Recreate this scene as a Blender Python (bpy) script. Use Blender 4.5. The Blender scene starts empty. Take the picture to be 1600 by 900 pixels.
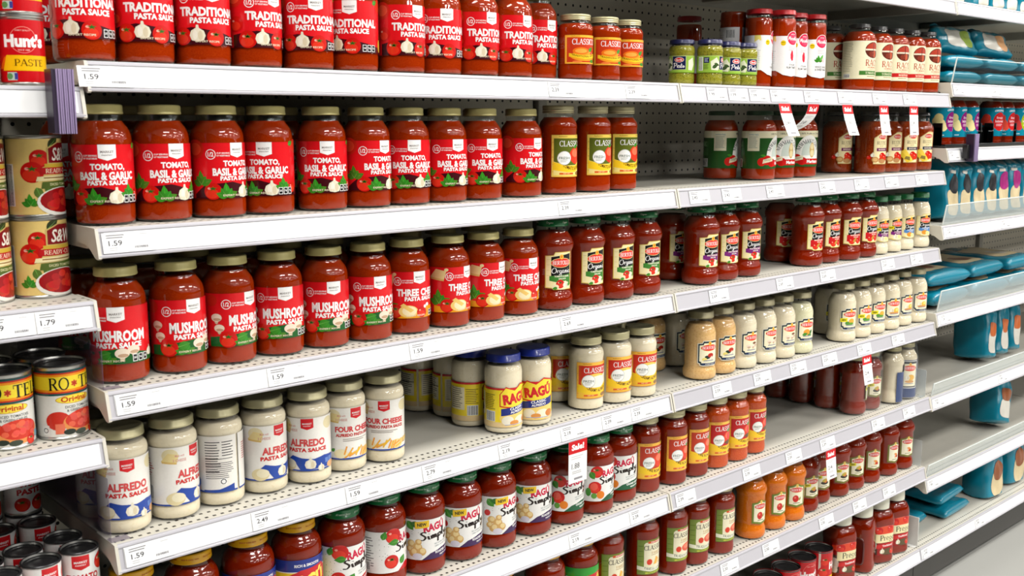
import bpy, bmesh, math, random
from mathutils import Vector, Matrix
from mathutils.geometry import tessellate_polygon

SC = bpy.context.scene
COL = SC.collection
R = math.radians
random.seed(7)

# ------------------------------------------------------------------ camera
cam_d = bpy.data.cameras.new('camera')
cam = bpy.data.objects.new('camera', cam_d)
COL.objects.link(cam)
cam.location = (-0.51995, -1.39486, 1.440)
YAW, PITCH = R(42.4315), R(9.0828)
cam.rotation_euler = (math.pi / 2 - PITCH, 0, -YAW)
cam_d.sensor_width = 36.0
cam_d.lens = 1631.65 / 1600 * 36.0
cam_d.clip_start = 0.05
cam_d.dof.use_dof = True
cam_d.dof.focus_distance = 2.05
cam_d.dof.aperture_fstop = 11.0
SC.camera = cam

# ------------------------------------------------------------------ world, lamps, exposure
w = bpy.data.worlds.new('store_ambient')
SC.world = w
w.use_nodes = True
bg = w.node_tree.nodes['Background']
bg.inputs[0].default_value = (1.0, 0.97, 0.93, 1)
bg.inputs[1].default_value = 0.008
# ceiling fluorescent troffers running down this aisle and the next ones (fixture = area lamp)
def lamp(x, y, sx, sy, watts):
    ld = bpy.data.lights.new('ceiling_fluorescent', 'AREA')
    ld.shape = 'RECTANGLE'
    ld.size, ld.size_y, ld.energy = sx, sy, watts
    ld.color = (1.0, 0.975, 0.94)
    lo = bpy.data.objects.new('ceiling_fluorescent', ld)
    lo.location = (x, y, 3.30)
    COL.objects.link(lo)
LAMP_W = 52.0
for y, k, n, x0 in ((-0.95, 0.8, 4, -0.6), (-2.60, 1.0, 4, 0.3), (-5.00, 1.0, 4, -0.6), (-8.00, 1.2, 3, 0.6)):
    for ix in range(n):
        lamp(x0 + ix * 2.3, y, 1.20, 0.60, LAMP_W * k)
# the continuous rows farther down the store
for y in (-3.5, -7.0, -10.5, -14.0, -17.5):
    lamp(20.0, y, 20.0, 0.35, 170.0)
SC.view_settings.view_transform = 'Standard'
SC.view_settings.look = 'None'
SC.view_settings.exposure = 0.0
SC.view_settings.gamma = 1.0
SC.view_settings.use_curve_mapping = False
try:
    SC.cycles.max_bounces = 8
    SC.cycles.diffuse_bounces = 1
    SC.cycles.glossy_bounces = 3
    SC.cycles.transmission_bounces = 4
    SC.cycles.transparent_max_bounces = 14
    SC.cycles.caustics_reflective = False
    SC.cycles.caustics_refractive = False
    SC.cycles.sample_clamp_indirect = 4.0
except Exception:
    pass

# ------------------------------------------------------------------ colour and materials
def lin(c):
    out = []
    for v in c[:3]:
        v = v / 255.0
        out.append(v / 12.92 if v <= 0.04045 else ((v + 0.055) / 1.055) ** 2.4)
    return tuple(out) + (1.0,)

def new_mat(name):
    m = bpy.data.materials.new(name)
    m.use_nodes = True
    return m, m.node_tree.nodes, m.node_tree.links, m.node_tree.nodes['Principled BSDF']

def plain(name, rgb, rough=0.5, metal=0.0, spec=0.5, coat=0.0, var=0.06, scale=60.0, bump=0.0):
    m, N, L, P = new_mat(name)
    P.inputs['Roughness'].default_value = rough
    P.inputs['Metallic'].default_value = metal
    P.inputs['Specular IOR Level'].default_value = spec
    P.inputs['Coat Weight'].default_value = coat
    P.inputs['Coat Roughness'].default_value = 0.05
    tc = N.new('ShaderNodeTexCoord')
    nz = N.new('ShaderNodeTexNoise')
    nz.inputs['Scale'].default_value = scale
    nz.inputs['Detail'].default_value = 4
    L.new(tc.outputs['Object'], nz.inputs['Vector'])
    mx = N.new('ShaderNodeMix'); mx.data_type = 'RGBA'
    a = lin(rgb)
    mx.inputs[6].default_value = tuple(max(0, x * (1 - var)) for x in a[:3]) + (1,)
    mx.inputs[7].default_value = tuple(min(1, x * (1 + var)) for x in a[:3]) + (1,)
    L.new(nz.outputs[0], mx.inputs[0])
    L.new(mx.outputs[2], P.inputs['Base Color'])
    if bump:
        b = N.new('ShaderNodeBump'); b.inputs['Strength'].default_value = bump; b.inputs['Distance'].default_value = 0.002
        L.new(nz.outputs[0], b.inputs['Height']); L.new(b.outputs[0], P.inputs['Normal'])
    return m

def thin_clear(name, tint=(255, 255, 255), gloss=0.02, extra=0.0, ior=1.5):
    """thin clear wall: transparent with a Fresnel reflection on its outer side"""
    m, N, L, P = new_mat(name)
    N.remove(P)
    out = N['Material Output']
    tr = N.new('ShaderNodeBsdfTransparent'); tr.inputs[0].default_value = lin(tint)
    gl = N.new('ShaderNodeBsdfGlossy'); gl.inputs['Roughness'].default_value = gloss
    fr = N.new('ShaderNodeFresnel'); fr.inputs[0].default_value = ior
    ge = N.new('ShaderNodeNewGeometry')
    inv = N.new('ShaderNodeMath'); inv.operation = 'SUBTRACT'; inv.inputs[0].default_value = 1.0
    L.new(ge.outputs['Backfacing'], inv.inputs[1])
    mu = N.new('ShaderNodeMath'); mu.operation = 'MULTIPLY'; mu.use_clamp = True
    ad = N.new('ShaderNodeMath'); ad.operation = 'ADD'; ad.inputs[1].default_value = extra
    L.new(fr.outputs[0], ad.inputs[0])
    L.new(ad.outputs[0], mu.inputs[0]); L.new(inv.outputs[0], mu.inputs[1])
    mx = N.new('ShaderNodeMixShader')
    L.new(mu.outputs[0], mx.inputs[0]); L.new(tr.outputs[0], mx.inputs[1]); L.new(gl.outputs[0], mx.inputs[2])
    L.new(mx.outputs[0], out.inputs[0])
    return m

def frosted(name, rgb, alpha):
    m, N, L, P = new_mat(name)
    out = N['Material Output']
    P.inputs['Base Color'].default_value = lin(rgb); P.inputs['Roughness'].default_value = 0.25
    tr = N.new('ShaderNodeBsdfTransparent')
    mx = N.new('ShaderNodeMixShader'); mx.inputs[0].default_value = alpha
    L.new(tr.outputs[0], mx.inputs[1]); L.new(P.outputs[0], mx.inputs[2]); L.new(mx.outputs[0], out.inputs[0])
    return m

def sauce_mat(name, rgb, rgb2, sc=420.0, lo=0.45, hi=0.7):
    m, N, L, P = new_mat(name)
    P.inputs['Roughness'].default_value = 0.55
    P.inputs['Specular IOR Level'].default_value = 0.0
    tc = N.new('ShaderNodeTexCoord')
    nz = N.new('ShaderNodeTexNoise'); nz.inputs['Scale'].default_value = sc; nz.inputs['Detail'].default_value = 3
    L.new(tc.outputs['Object'], nz.inputs['Vector'])
    mr = N.new('ShaderNodeMapRange'); mr.inputs[1].default_value = lo; mr.inputs[2].default_value = hi
    L.new(nz.outputs[0], mr.inputs[0])
    mx = N.new('ShaderNodeMix'); mx.data_type = 'RGBA'
    mx.inputs[6].default_value = lin(rgb); mx.inputs[7].default_value = lin(rgb2)
    L.new(mr.outputs[0], mx.inputs[0]); L.new(mx.outputs[2], P.inputs['Base Color'])
    return m

def print_mat(name, rough=0.32, spec=0.5):
    m, N, L, P = new_mat(name)
    at = N.new('ShaderNodeAttribute'); at.attribute_name = 'Col'
    nz = N.new('ShaderNodeTexNoise'); nz.inputs['Scale'].default_value = 300
    tc = N.new('ShaderNodeTexCoord'); L.new(tc.outputs['Object'], nz.inputs['Vector'])
    mr = N.new('ShaderNodeMapRange'); mr.inputs[3].default_value = 0.94; mr.inputs[4].default_value = 1.04
    L.new(nz.outputs[0], mr.inputs[0])
    mm = N.new('ShaderNodeMix'); mm.data_type = 'RGBA'; mm.blend_type = 'MULTIPLY'; mm.inputs[0].default_value = 1
    L.new(at.outputs['Color'], mm.inputs[6]); L.new(mr.outputs[0], mm.inputs[7])
    L.new(mm.outputs[2], P.inputs['Base Color'])
    P.inputs['Roughness'].default_value = rough
    P.inputs['Specular IOR Level'].default_value = spec
    return m

def pegboard_mat():
    m, N, L, P = new_mat('pegboard_paint')
    P.inputs['Roughness'].default_value = 0.6
    tc = N.new('ShaderNodeTexCoord'); sp = N.new('ShaderNodeSeparateXYZ')
    L.new(tc.outputs['Object'], sp.inputs[0])
    ds = []
    for k in (0, 2):
        d = N.new('ShaderNodeMath'); d.operation = 'DIVIDE'; d.inputs[1].default_value = 0.0254
        f = N.new('ShaderNodeMath'); f.operation = 'FRACT'
        s = N.new('ShaderNodeMath'); s.operation = 'SUBTRACT'; s.inputs[1].default_value = 0.5
        q = N.new('ShaderNodeMath'); q.operation = 'MULTIPLY'
        L.new(sp.outputs[k], d.inputs[0]); L.new(d.outputs[0], f.inputs[0]); L.new(f.outputs[0], s.inputs[0])
        L.new(s.outputs[0], q.inputs[0]); L.new(s.outputs[0], q.inputs[1]); ds.append(q)
    a = N.new('ShaderNodeMath'); a.operation = 'ADD'
    L.new(ds[0].outputs[0], a.inputs[0]); L.new(ds[1].outputs[0], a.inputs[1])
    c = N.new('ShaderNodeMath'); c.operation = 'LESS_THAN'; c.inputs[1].default_value = 0.016
    L.new(a.outputs[0], c.inputs[0])
    mx = N.new('ShaderNodeMix'); mx.data_type = 'RGBA'
    mx.inputs[6].default_value = lin((232, 225, 207)); mx.inputs[7].default_value = lin((18, 17, 15))
    L.new(c.outputs[0], mx.inputs[0]); L.new(mx.outputs[2], P.inputs['Base Color'])
    return m

def deck_mat():
    """painted steel deck with two rows of punched slots along its front edge (object y from the front)"""
    m, N, L, P = new_mat('shelf_deck_paint')
    P.inputs['Roughness'].default_value = 0.38
    tc = N.new('ShaderNodeTexCoord'); sp = N.new('ShaderNodeSeparateXYZ')
    L.new(tc.outputs['Object'], sp.inputs[0])
    d = N.new('ShaderNodeMath'); d.operation = 'DIVIDE'; d.inputs[1].default_value = 0.0127
    f = N.new('ShaderNodeMath'); f.operation = 'FRACT'
    g = N.new('ShaderNodeMath'); g.operation = 'LESS_THAN'; g.inputs[1].default_value = 0.42
    L.new(sp.outputs[0], d.inputs[0]); L.new(d.outputs[0], f.inputs[0]); L.new(f.outputs[0], g.inputs[0])
    rows = []
    for y0 in (0.0085, 0.0275):
        s = N.new('ShaderNodeMath'); s.operation = 'SUBTRACT'; s.inputs[1].default_value = y0
        b = N.new('ShaderNodeMath'); b.operation = 'ABSOLUTE'
        l = N.new('ShaderNodeMath'); l.operation = 'LESS_THAN'; l.inputs[1].default_value = 0.0024
        L.new(sp.outputs[1], s.inputs[0]); L.new(s.outputs[0], b.inputs[0]); L.new(b.outputs[0], l.inputs[0]); rows.append(l)
    a = N.new('ShaderNodeMath'); a.operation = 'ADD'; a.use_clamp = True
    L.new(rows[0].outputs[0], a.inputs[0]); L.new(rows[1].outputs[0], a.inputs[1])
    q = N.new('ShaderNodeMath'); q.operation = 'MULTIPLY'
    L.new(a.outputs[0], q.inputs[0]); L.new(g.outputs[0], q.inputs[1])
    nz = N.new('ShaderNodeTexNoise'); nz.inputs['Scale'].default_value = 9; nz.inputs['Detail'].default_value = 5
    L.new(tc.outputs['Object'], nz.inputs['Vector'])
    wv = N.new('ShaderNodeMix'); wv.data_type = 'RGBA'
    wv.inputs[6].default_value = lin((210, 206, 192)); wv.inputs[7].default_value = lin((224, 220, 207))
    L.new(nz.outputs[0], wv.inputs[0])
    mx = N.new('ShaderNodeMix'); mx.data_type = 'RGBA'; mx.inputs[7].default_value = lin((30, 29, 27))
    L.new(q.outputs[0], mx.inputs[0]); L.new(wv.outputs[2], mx.inputs[6]); L.new(mx.outputs[2], P.inputs['Base Color'])
    return m

M = {}
M['glass'] = thin_clear('clear_jar_glass', gloss=0.008, extra=0.024)
M['acrylic'] = thin_clear('clear_acrylic', (238, 244, 243), 0.03, 0.0, 1.42)
M['film'] = thin_clear('shrink_film', (252, 252, 252), 0.05, 0.015)
M['lilac'] = frosted('lilac_acrylic', (128, 112, 142), 0.28)
M['fence'] = frosted('hazy_acrylic', (214, 224, 222), 0.34)
M['red'] = sauce_mat('red_tomato_sauce', (152, 40, 4), (168, 56, 10), 760)
M['dred'] = sauce_mat('dark_tomato_sauce', (130, 27, 4), (150, 44, 10), 700)
M['orange'] = sauce_mat('orange_sauce', (196, 70, 20), (216, 100, 40))
M['vodka'] = sauce_mat('vodka_sauce', (224, 112, 18), (236, 140, 40))
M['rust'] = sauce_mat('rust_sauce', (138, 44, 10), (168, 76, 30), 300)
M['white'] = sauce_mat('white_sauce', (238, 226, 196), (228, 212, 172), 260, 0.55, 0.8)
M['greenish'] = sauce_mat('basil_cream_sauce', (232, 228, 190), (190, 190, 130), 260, 0.6, 0.8)
M['tan'] = sauce_mat('pepper_cream_sauce', (232, 190, 128), (214, 160, 96), 260, 0.5, 0.75)
M['pesto'] = sauce_mat('pesto', (152, 148, 48), (100, 102, 28), 380, 0.48, 0.66)
M['gold'] = plain('gold_lid_lacquer', (214, 202, 134), 0.28, 0.1, var=0.04)
M['palegold'] = plain('pale_gold_lid', (196, 188, 146), 0.30, 0.25, var=0.05)
M['shadedlid'] = plain('pale_gold_lid_shaded', (150, 142, 108), 0.32, 0.25, var=0.05)  # pale gold lid, darkened to paint in the shade under the shelf
M['greenlid'] = plain('green_lid_paint', (8, 112, 56), 0.3, 0.0, coat=0.4)
M['dgreenlid'] = plain('dark_green_lid_paint', (34, 62, 40), 0.35, 0.1)
M['bluelid'] = plain('blue_lid_paint', (24, 44, 140), 0.3, 0.0, coat=0.4)
M['navylid'] = plain('navy_lid_paint', (30, 34, 84), 0.3, 0.0, coat=0.3)
M['redlid'] = plain('red_lid_paint', (196, 26, 34), 0.3, 0.0, coat=0.4)
M['yellowlid'] = plain('yellow_lid_paint', (238, 176, 20), 0.35, 0.0, coat=0.3)
M['blacklid'] = plain('black_lid_paint', (34, 35, 36), 0.3, 0.0, coat=0.4)
M['whitecap'] = plain('ivory_plastic_cap', (236, 234, 214), 0.45)
M['tin'] = plain('tinned_steel', (190, 190, 186), 0.28, 0.9)
M['darklid'] = plain('dark_can_end', (40, 40, 42), 0.32, 0.3)
M['print'] = print_mat('printed_paper', 0.2)
M['matte'] = print_mat('matte_printed_card', 0.6, 0.3)
M['deck'] = deck_mat()
M['steel'] = plain('painted_shelf_steel', (214, 209, 195), 0.4, 0.0, var=0.03, scale=15)
M['channel'] = plain('price_channel_plastic', (190, 188, 194), 0.32, 0.0, var=0.02, scale=20)
M['strip'] = plain('white_paper_strip', (240, 240, 240), 0.5, 0.0, var=0.015, scale=20)
M['peg'] = pegboard_mat()
M['upright'] = plain('upright_steel', (176, 172, 160), 0.45, 0.0, var=0.04)
M['kick'] = plain('dark_kick_plate', (62, 60, 57), 0.5, 0.0, var=0.08, scale=12)
M['black'] = plain('black_plastic', (14, 14, 15), 0.35)
M['flag'] = plain('lilac_ribbed_plastic', (150, 132, 170), 0.3, 0.0, var=0.12, scale=30)
M['flagdark'] = plain('dark_plum_plastic', (46, 34, 56), 0.3)
M['teal'] = plain('teal_film', (16, 134, 160), 0.22, 0.0, spec=0.6, var=0.1, scale=18, bump=0.25)
M['clearwin'] = plain('pasta_window', (224, 204, 160), 0.3, 0.0, var=0.12, scale=120)
M['cardwhite'] = plain('white_plastic_panel', (226, 226, 220), 0.45)
M['floor'] = plain('polished_floor', (176, 176, 170), 0.35, 0.0, var=0.05, scale=3)
M['ceil'] = plain('ceiling_paint', (215, 213, 208), 0.8)

# ------------------------------------------------------------------ object helpers
def tag(o, label=None, cat=None, group=None, kind=None):
    if label: o['label'] = label
    if cat: o['category'] = cat
    if group: o['group'] = group
    if kind: o['kind'] = kind
    return o

def link(name, me, parent=None, loc=None, rz=None):
    o = bpy.data.objects.new(name, me)
    COL.objects.link(o)
    if parent is not None: o.parent = parent
    if loc is not None: o.location = loc
    if rz is not None: o.rotation_euler = (0, 0, rz)
    return o

def empty(name, loc=(0, 0, 0), rz=0.0):
    o = bpy.data.objects.new(name, None)
    o.empty_display_size = 0.02
    o.location = loc
    o.rotation_euler = (0, 0, rz)
    COL.objects.link(o)
    return o

def mesh_from(name, verts, faces, mat, smooth=None):
    me = bpy.data.meshes.new(name)
    me.from_pydata(verts, [], faces)
    me.materials.append(mat if not isinstance(mat, str) else M[mat])
    if smooth is not None:
        me.shade_smooth()
        me.set_sharp_from_angle(angle=R(smooth))
    me.update()
    return me

def boxes(name, lst, mat, bevel=0.0, seg=1):
    """one mesh from boxes given as (x0,y0,z0,x1,y1,z1)"""
    bm = bmesh.new()
    for x0, y0, z0, x1, y1, z1 in lst:
        r = bmesh.ops.create_cube(bm, size=1.0)
        for v in r['verts']:
            v.co = Vector(((x0 + x1) / 2 + v.co.x * (x1 - x0), (y0 + y1) / 2 + v.co.y * (y1 - y0), (z0 + z1) / 2 + v.co.z * (z1 - z0)))
    if bevel:
        bmesh.ops.bevel(bm, geom=bm.edges[:], offset=bevel, segments=seg, affect='EDGES', profile=0.5)
    me = bpy.data.meshes.new(name)
    bm.to_mesh(me); bm.free()
    me.materials.append(M[mat])
    if bevel:
        me.shade_smooth(); me.set_sharp_from_angle(angle=R(40))
    return me

def prism_x(name, prof, x0, x1, mat, smooth=30):
    """profile in (y,z), swept along x, closed with end caps"""
    n = len(prof)
    vs = [(x0, y, z) for y, z in prof] + [(x1, y, z) for y, z in prof]
    fs = [(i, (i + 1) % n, n + (i + 1) % n, n + i) for i in range(n)]
    fs += [tuple(range(n - 1, -1, -1)), tuple(range(n, 2 * n))]
    me = mesh_from(name, vs, fs, mat, smooth)
    bm = bmesh.new(); bm.from_mesh(me); bmesh.ops.recalc_face_normals(bm, faces=bm.faces); bm.to_mesh(me); bm.free()
    return me

def lathe(name, prof, mat, seg=36, sq=None, sharp=38, closed_top=True, ribs=None):
    """prof: (r,z) from bottom axis up; sq = superellipse exponent for rounded-square bodies"""
    vs, fs, rings = [], [], []
    for r, z in prof:
        if r < 1e-6:
            rings.append([len(vs)]); vs.append((0, 0, z)); continue
        ring = []
        for k in range(seg):
            a = 2 * math.pi * k / seg
            c, s = math.cos(a), math.sin(a)
            rr = r
            if sq:
                rr = r * (abs(c) ** sq + abs(s) ** sq) ** (-1.0 / sq)
            if ribs and ribs[0] < z < ribs[1] and k % 2: rr -= 0.0006
            ring.append(len(vs)); vs.append((rr * c, rr * s, z))
        rings.append(ring)
    for a, b in zip(rings[:-1], rings[1:]):
        if len(a) == 1 and len(b) == 1: continue
        for k in range(seg):
            k2 = (k + 1) % seg
            if len(a) == 1: fs.append((a[0], b[k2], b[k]))
            elif len(b) == 1: fs.append((a[k], a[k2], b[0]))
            else: fs.append((a[k], a[k2], b[k2], b[k]))
    return mesh_from(name, vs, fs, mat, sharp)

# ------------------------------------------------------------------ flat print (labels): coloured polygons wrapped on a cylinder
_TX = {}
def text_tris(s, bold=0.0, shear=0.0):
    key = (s, bold, shear)
    if key in _TX: return _TX[key]
    cu = bpy.data.curves.new('glyphs', 'FONT')
    cu.body = s; cu.size = 1.0; cu.offset = bold; cu.shear = shear; cu.resolution_u = 2
    ob = bpy.data.objects.new('glyphs', cu)
    me = bpy.data.meshes.new_from_object(ob)
    me.calc_loop_triangles()
    P = [(v.co.x, v.co.y) for v in me.vertices]
    T = [tuple(P[i] for i in t.vertices) for t in me.loop_triangles]
    bpy.data.objects.remove(ob); bpy.data.curves.remove(cu); bpy.data.meshes.remove(me)
    _TX[key] = _norm(T)
    return _TX[key]

def _norm(T):
    if not T: return [], 1.0
    xs = [p[0] for t in T for p in t]; ys = [p[1] for t in T for p in t]
    x0, x1, y0, y1 = min(xs), max(xs), min(ys), max(ys)
    h = max(y1 - y0, 1e-6); w_ = max(x1 - x0, 1e-6)
    return [tuple(((p[0] - x0) / w_ - 0.5, (p[1] - y0) / h - 0.5) for p in t) for t in T], w_ / h

# a small serif alphabet drawn with strokes: (width, [(x0,y0,x1,y1,thickness)], [(cx,cy,rx,ry,a0,a1,thickness)], [serif (x,y,half)])
TK, TN = 0.17, 0.075
SERIF = {
 'A': (.86, [(.10, 0, .43, 1, TN), (.43, 1, .76, 0, TK), (.24, .34, .62, .34, TN)], [], [(.10, 0, .12), (.76, 0, .15)]),
 'B': (.74, [(.18, 0, .18, 1, TK), (.18, .97, .40, .97, TN), (.18, .52, .42, .52, TN), (.18, .03, .42, .03, TN)], [(.40, .75, .20, .22, -90, 90, .13), (.42, .28, .24, .25, -90, 90, .14)], [(.16, 0, .12), (.16, 1, .12)]),
 'C': (.80, [(.70, .70, .70, .98, TN), (.70, .02, .70, .25, TN)], [(.44, .5, .36, .48, 50, 310, .14)], []),
 'D': (.82, [(.18, 0, .18, 1, TK), (.18, .97, .38, .97, TN), (.18, .03, .38, .03, TN)], [(.38, .5, .34, .47, -90, 90, .15)], [(.16, 0, .12), (.16, 1, .12)]),
 'E': (.70, [(.18, 0, .18, 1, TK), (.18, .96, .60, .96, TN), (.18, .52, .48, .52, TN), (.18, .04, .62, .04, TN), (.60, .72, .60, .98, .05), (.62, .02, .62, .28, .05), (.48, .40, .48, .64, .05)], [], [(.16, 0, .12), (.16, 1, .12)]),
 'F': (.66, [(.18, 0, .18, 1, TK), (.18, .96, .60, .96, TN), (.18, .52, .46, .52, TN), (.60, .72, .60, .98, .05), (.46, .40, .46, .64, .05)], [], [(.18, 0, .15), (.16, 1, .12)]),
 'G': (.86, [(.70, .70, .70, .98, TN), (.68, 0, .68, .42, .14)], [(.44, .5, .36, .48, 50, 320, .14)], [(.68, .42, .13)]),
 'H': (.90, [(.18, 0, .18, 1, TK), (.72, 0, .72, 1, TK), (.18, .5, .72, .5, TN)], [], [(.18, 0, .14), (.18, 1, .14), (.72, 0, .14), (.72, 1, .14)]),
 'I': (.40, [(.20, 0, .20, 1, TK)], [], [(.20, 0, .15), (.20, 1, .15)]),
 'K': (.84, [(.18, 0, .18, 1, TK), (.22, .42, .66, 1, TN), (.36, .58, .72, 0, .15)], [], [(.18, 0, .14), (.18, 1, .14), (.66, 1, .12), (.72, 0, .13)]),
 'L': (.68, [(.18, 0, .18, 1, TK), (.18, .04, .60, .04, TN), (.60, .02, .60, .32, .06)], [], [(.16, 0, .12), (.18, 1, .15)]),
 'M': (1.06, [(.16, 0, .16, 1, TN), (.18, 1, .53, .08, TK), (.53, .08, .86, 1, TN), (.88, 0, .88, 1, TK)], [], [(.16, 0, .12), (.14, 1, .12), (.88, 0, .14), (.90, 1, .12)]),
 'N': (.90, [(.16, 0, .16, 1, TN), (.18, 1, .72, .04, TK), (.72, 0, .72, 1, TN)], [], [(.16, 0, .12), (.14, 1, .12), (.72, 1, .12)]),
 'O': (.90, [], [(.45, .5, .37, .48, 0, 360, .14)], []),
 'P': (.72, [(.18, 0, .18, 1, TK), (.18, .97, .40, .97, TN), (.18, .46, .42, .46, TN)], [(.40, .715, .24, .255, -90, 90, .14)], [(.18, 0, .15), (.16, 1, .12)]),
 'R': (.82, [(.18, 0, .18, 1, TK), (.18, .97, .40, .97, TN), (.18, .50, .42, .50, TN), (.40, .5, .70, .02, .15)], [(.40, .735, .22, .235, -90, 90, .14)], [(.18, 0, .14), (.16, 1, .12), (.72, 0, .11)]),
 'S': (.66, [(.54, .72, .54, .98, .05), (.10, .02, .10, .28, .05)], [(.33, .74, .22, .24, 30, 270, .12), (.33, .26, .24, .25, -150, 90, .13)], []),
 'T': (.76, [(.38, 0, .38, 1, TK), (.06, .96, .70, .96, TN), (.06, .70, .06, .98, .05), (.70, .70, .70, .98, .05)], [], [(.38, 0, .16)]),
 'U': (.88, [(.17, .32, .17, 1, TK), (.70, .32, .70, 1, TN)], [(.435, .32, .265, .31, 180, 360, .12)], [(.17, 1, .14), (.70, 1, .12)]),
 'V': (.84, [(.12, 1, .42, 0, TK), (.42, 0, .72, 1, TN)], [], [(.12, 1, .14), (.72, 1, .11)]),
 'W': (1.16, [(.10, 1, .34, 0, TK), (.34, 0, .57, 1, TN), (.57, 1, .82, 0, TK), (.82, 0, 1.04, 1, TN)], [], [(.10, 1, .14), (.57, 1, .1), (1.04, 1, .11)]),
 'Y': (.82, [(.10, 1, .40, .46, TK), (.40, .46, .70, 1, TN), (.40, 0, .40, .48, TK)], [], [(.10, 1, .13), (.70, 1, .11), (.40, 0, .15)]),
 '&': (.86, [(.26, .66, .74, .04, .14)], [(.36, .76, .17, .22, 0, 360, .10), (.36, .27, .26, .26, 60, 330, .11)], []),
 "'": (.22, [(.11, .72, .11, 1, .12)], [], []),
 ',': (.22, [(.11, -.12, .13, .12, .12)], [], []),
 '-': (.44, [(.08, .42, .36, .42, .12)], [], []),
 '*': (.46, [(.23, .25, .23, .65, .11), (.06, .36, .40, .56, .11), (.06, .56, .40, .36, .11)], [], []),
 'e': (.62, [(.10, .32, .50, .32, .06)], [(.30, .32, .22, .32, 0, 320, .11)], []),
 'r': (.50, [(.16, 0, .16, .64, .14)], [(.34, .40, .18, .22, 70, 170, .10)], [(.16, 0, .13), (.12, .64, .08)]),
 'g': (.64, [], [(.30, .40, .20, .24, 0, 360, .10), (.30, -.10, .24, .18, 0, 360, .08)], []),
 'o': (.64, [], [(.31, .32, .23, .31, 0, 360, .12)], []),
 ' ': (.40, [], [], []),
}
def _seg(x0, y0, x1, y1, t):
    dx, dy = x1 - x0, y1 - y0
    l = math.hypot(dx, dy) or 1
    nx, ny = -dy / l * t / 2, dx / l * t / 2
    a, b, c, d = (x0 + nx, y0 + ny), (x0 - nx, y0 - ny), (x1 - nx, y1 - ny), (x1 + nx, y1 + ny)
    return [(a, b, c), (a, c, d)]
def serif_tris(s):
    key = ('serif', s)
    if key in _TX: return _TX[key]
    T, x = [], 0.0
    for ch in s:
        wd, ln, ar, sf = SERIF.get(ch, SERIF[' '])
        q = []
        for l in ln: q += _seg(*l)
        for cx, cy, rx, ry, a0, a1, t in ar:
            n = 12
            for k in range(n):
                b0, b1 = R(a0 + (a1 - a0) * k / n), R(a0 + (a1 - a0) * (k + 1) / n)
                def tk(b): return t * (0.55 + 0.45 * abs(math.cos(b)))
                o0, i0 = tk(b0) / 2, -tk(b0) / 2
                o1, i1 = tk(b1) / 2, -tk(b1) / 2
                p = lambda b, o: (cx + (rx + o) * math.cos(b), cy + (ry + o) * math.sin(b))
                q += [(p(b0, o0), p(b0, i0), p(b1, i1)), (p(b0, o0), p(b1, i1), p(b1, o1))]
        for sx, sy, hw in sf:
            q += _seg(sx - hw, sy + (0.03 if sy < .5 else -0.03), sx + hw, sy + (0.03 if sy < .5 else -0.03), 0.065)
        T += [tuple((px + x, py) for px, py in t) for t in q]
        x += wd
    _TX[key] = _norm(T)
    return _TX[key]

def brush_tris(paths, wd):
    """script lettering from smoothed strokes"""
    T = []
    for pts in paths:
        sm = []
        n = len(pts)
        for i in range(n - 1):
            p0, p1, p2, p3 = pts[max(i - 1, 0)], pts[i], pts[i + 1], pts[min(i + 2, n - 1)]
            for k in range(5):
                t = k / 5
                f = lambda a: 0.5 * (2 * p1[a] + (p2[a] - p0[a]) * t + (2 * p0[a] - 5 * p1[a] + 4 * p2[a] - p3[a]) * t * t + (3 * p1[a] - p0[a] - 3 * p2[a] + p3[a]) * t ** 3)
                sm.append((f(0), f(1)))
        sm.append(pts[-1])
        for a, b in zip(sm[:-1], sm[1:]):
            ang = math.atan2(b[1] - a[1], b[0] - a[0])
            T += _seg(a[0], a[1], b[0] + (b[0] - a[0]) * .15, b[1] + (b[1] - a[1]) * .15, wd * (0.65 + 0.6 * abs(math.sin(ang))))
    return _norm(T)
SIMPLY = brush_tris([[(.62, .92), (.40, 1.02), (.22, .86), (.40, .62), (.52, .38), (.34, .12), (.06, .18)],
    [(.72, .52), (.76, .16), (.86, .14)], [(.80, .72), (.82, .76)],
    [(.96, .52), (.98, .12)], [(.98, .38), (1.12, .54), (1.16, .14)], [(1.16, .38), (1.30, .54), (1.34, .16), (1.44, .2)],
    [(1.54, .54), (1.46, -.35)], [(1.54, .44), (1.72, .56), (1.78, .34), (1.62, .14), (1.52, .24)],
    [(1.90, .26), (2.06, .98), (1.98, .98), (1.94, .2), (2.04, .14)],
    [(2.16, .54), (2.20, .20), (2.36, .24), (2.46, .56)], [(2.46, .56), (2.32, -.3), (2.14, -.38), (2.2, -.16), (2.6, .2)]], .14)
ORGANIC = brush_tris([[(.40, .96), (.10, .70), (.06, .24), (.34, .06), (.64, .34), (.58, .84), (.32, .92), (.24, .74)],
    [(.80, .52), (.82, .12)], [(.82, .36), (.94, .52), (1.04, .48)],
    [(1.36, .46), (1.18, .52), (1.10, .26), (1.24, .12), (1.38, .30), (1.38, .5), (1.34, -.2), (1.16, -.3), (1.1, -.14), (1.5, .2)],
    [(1.78, .48), (1.60, .52), (1.52, .24), (1.66, .12), (1.80, .34), (1.80, .5), (1.82, .14), (1.92, .16)],
    [(2.0, .52), (2.02, .12)], [(2.02, .36), (2.16, .54), (2.22, .14), (2.3, .18)],
    [(2.40, .5), (2.42, .14), (2.5, .18)], [(2.44, .72), (2.46, .76)], [(2.82, .44), (2.66, .52), (2.58, .26), (2.70, .12), (2.9, .24)]], .085)
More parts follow.
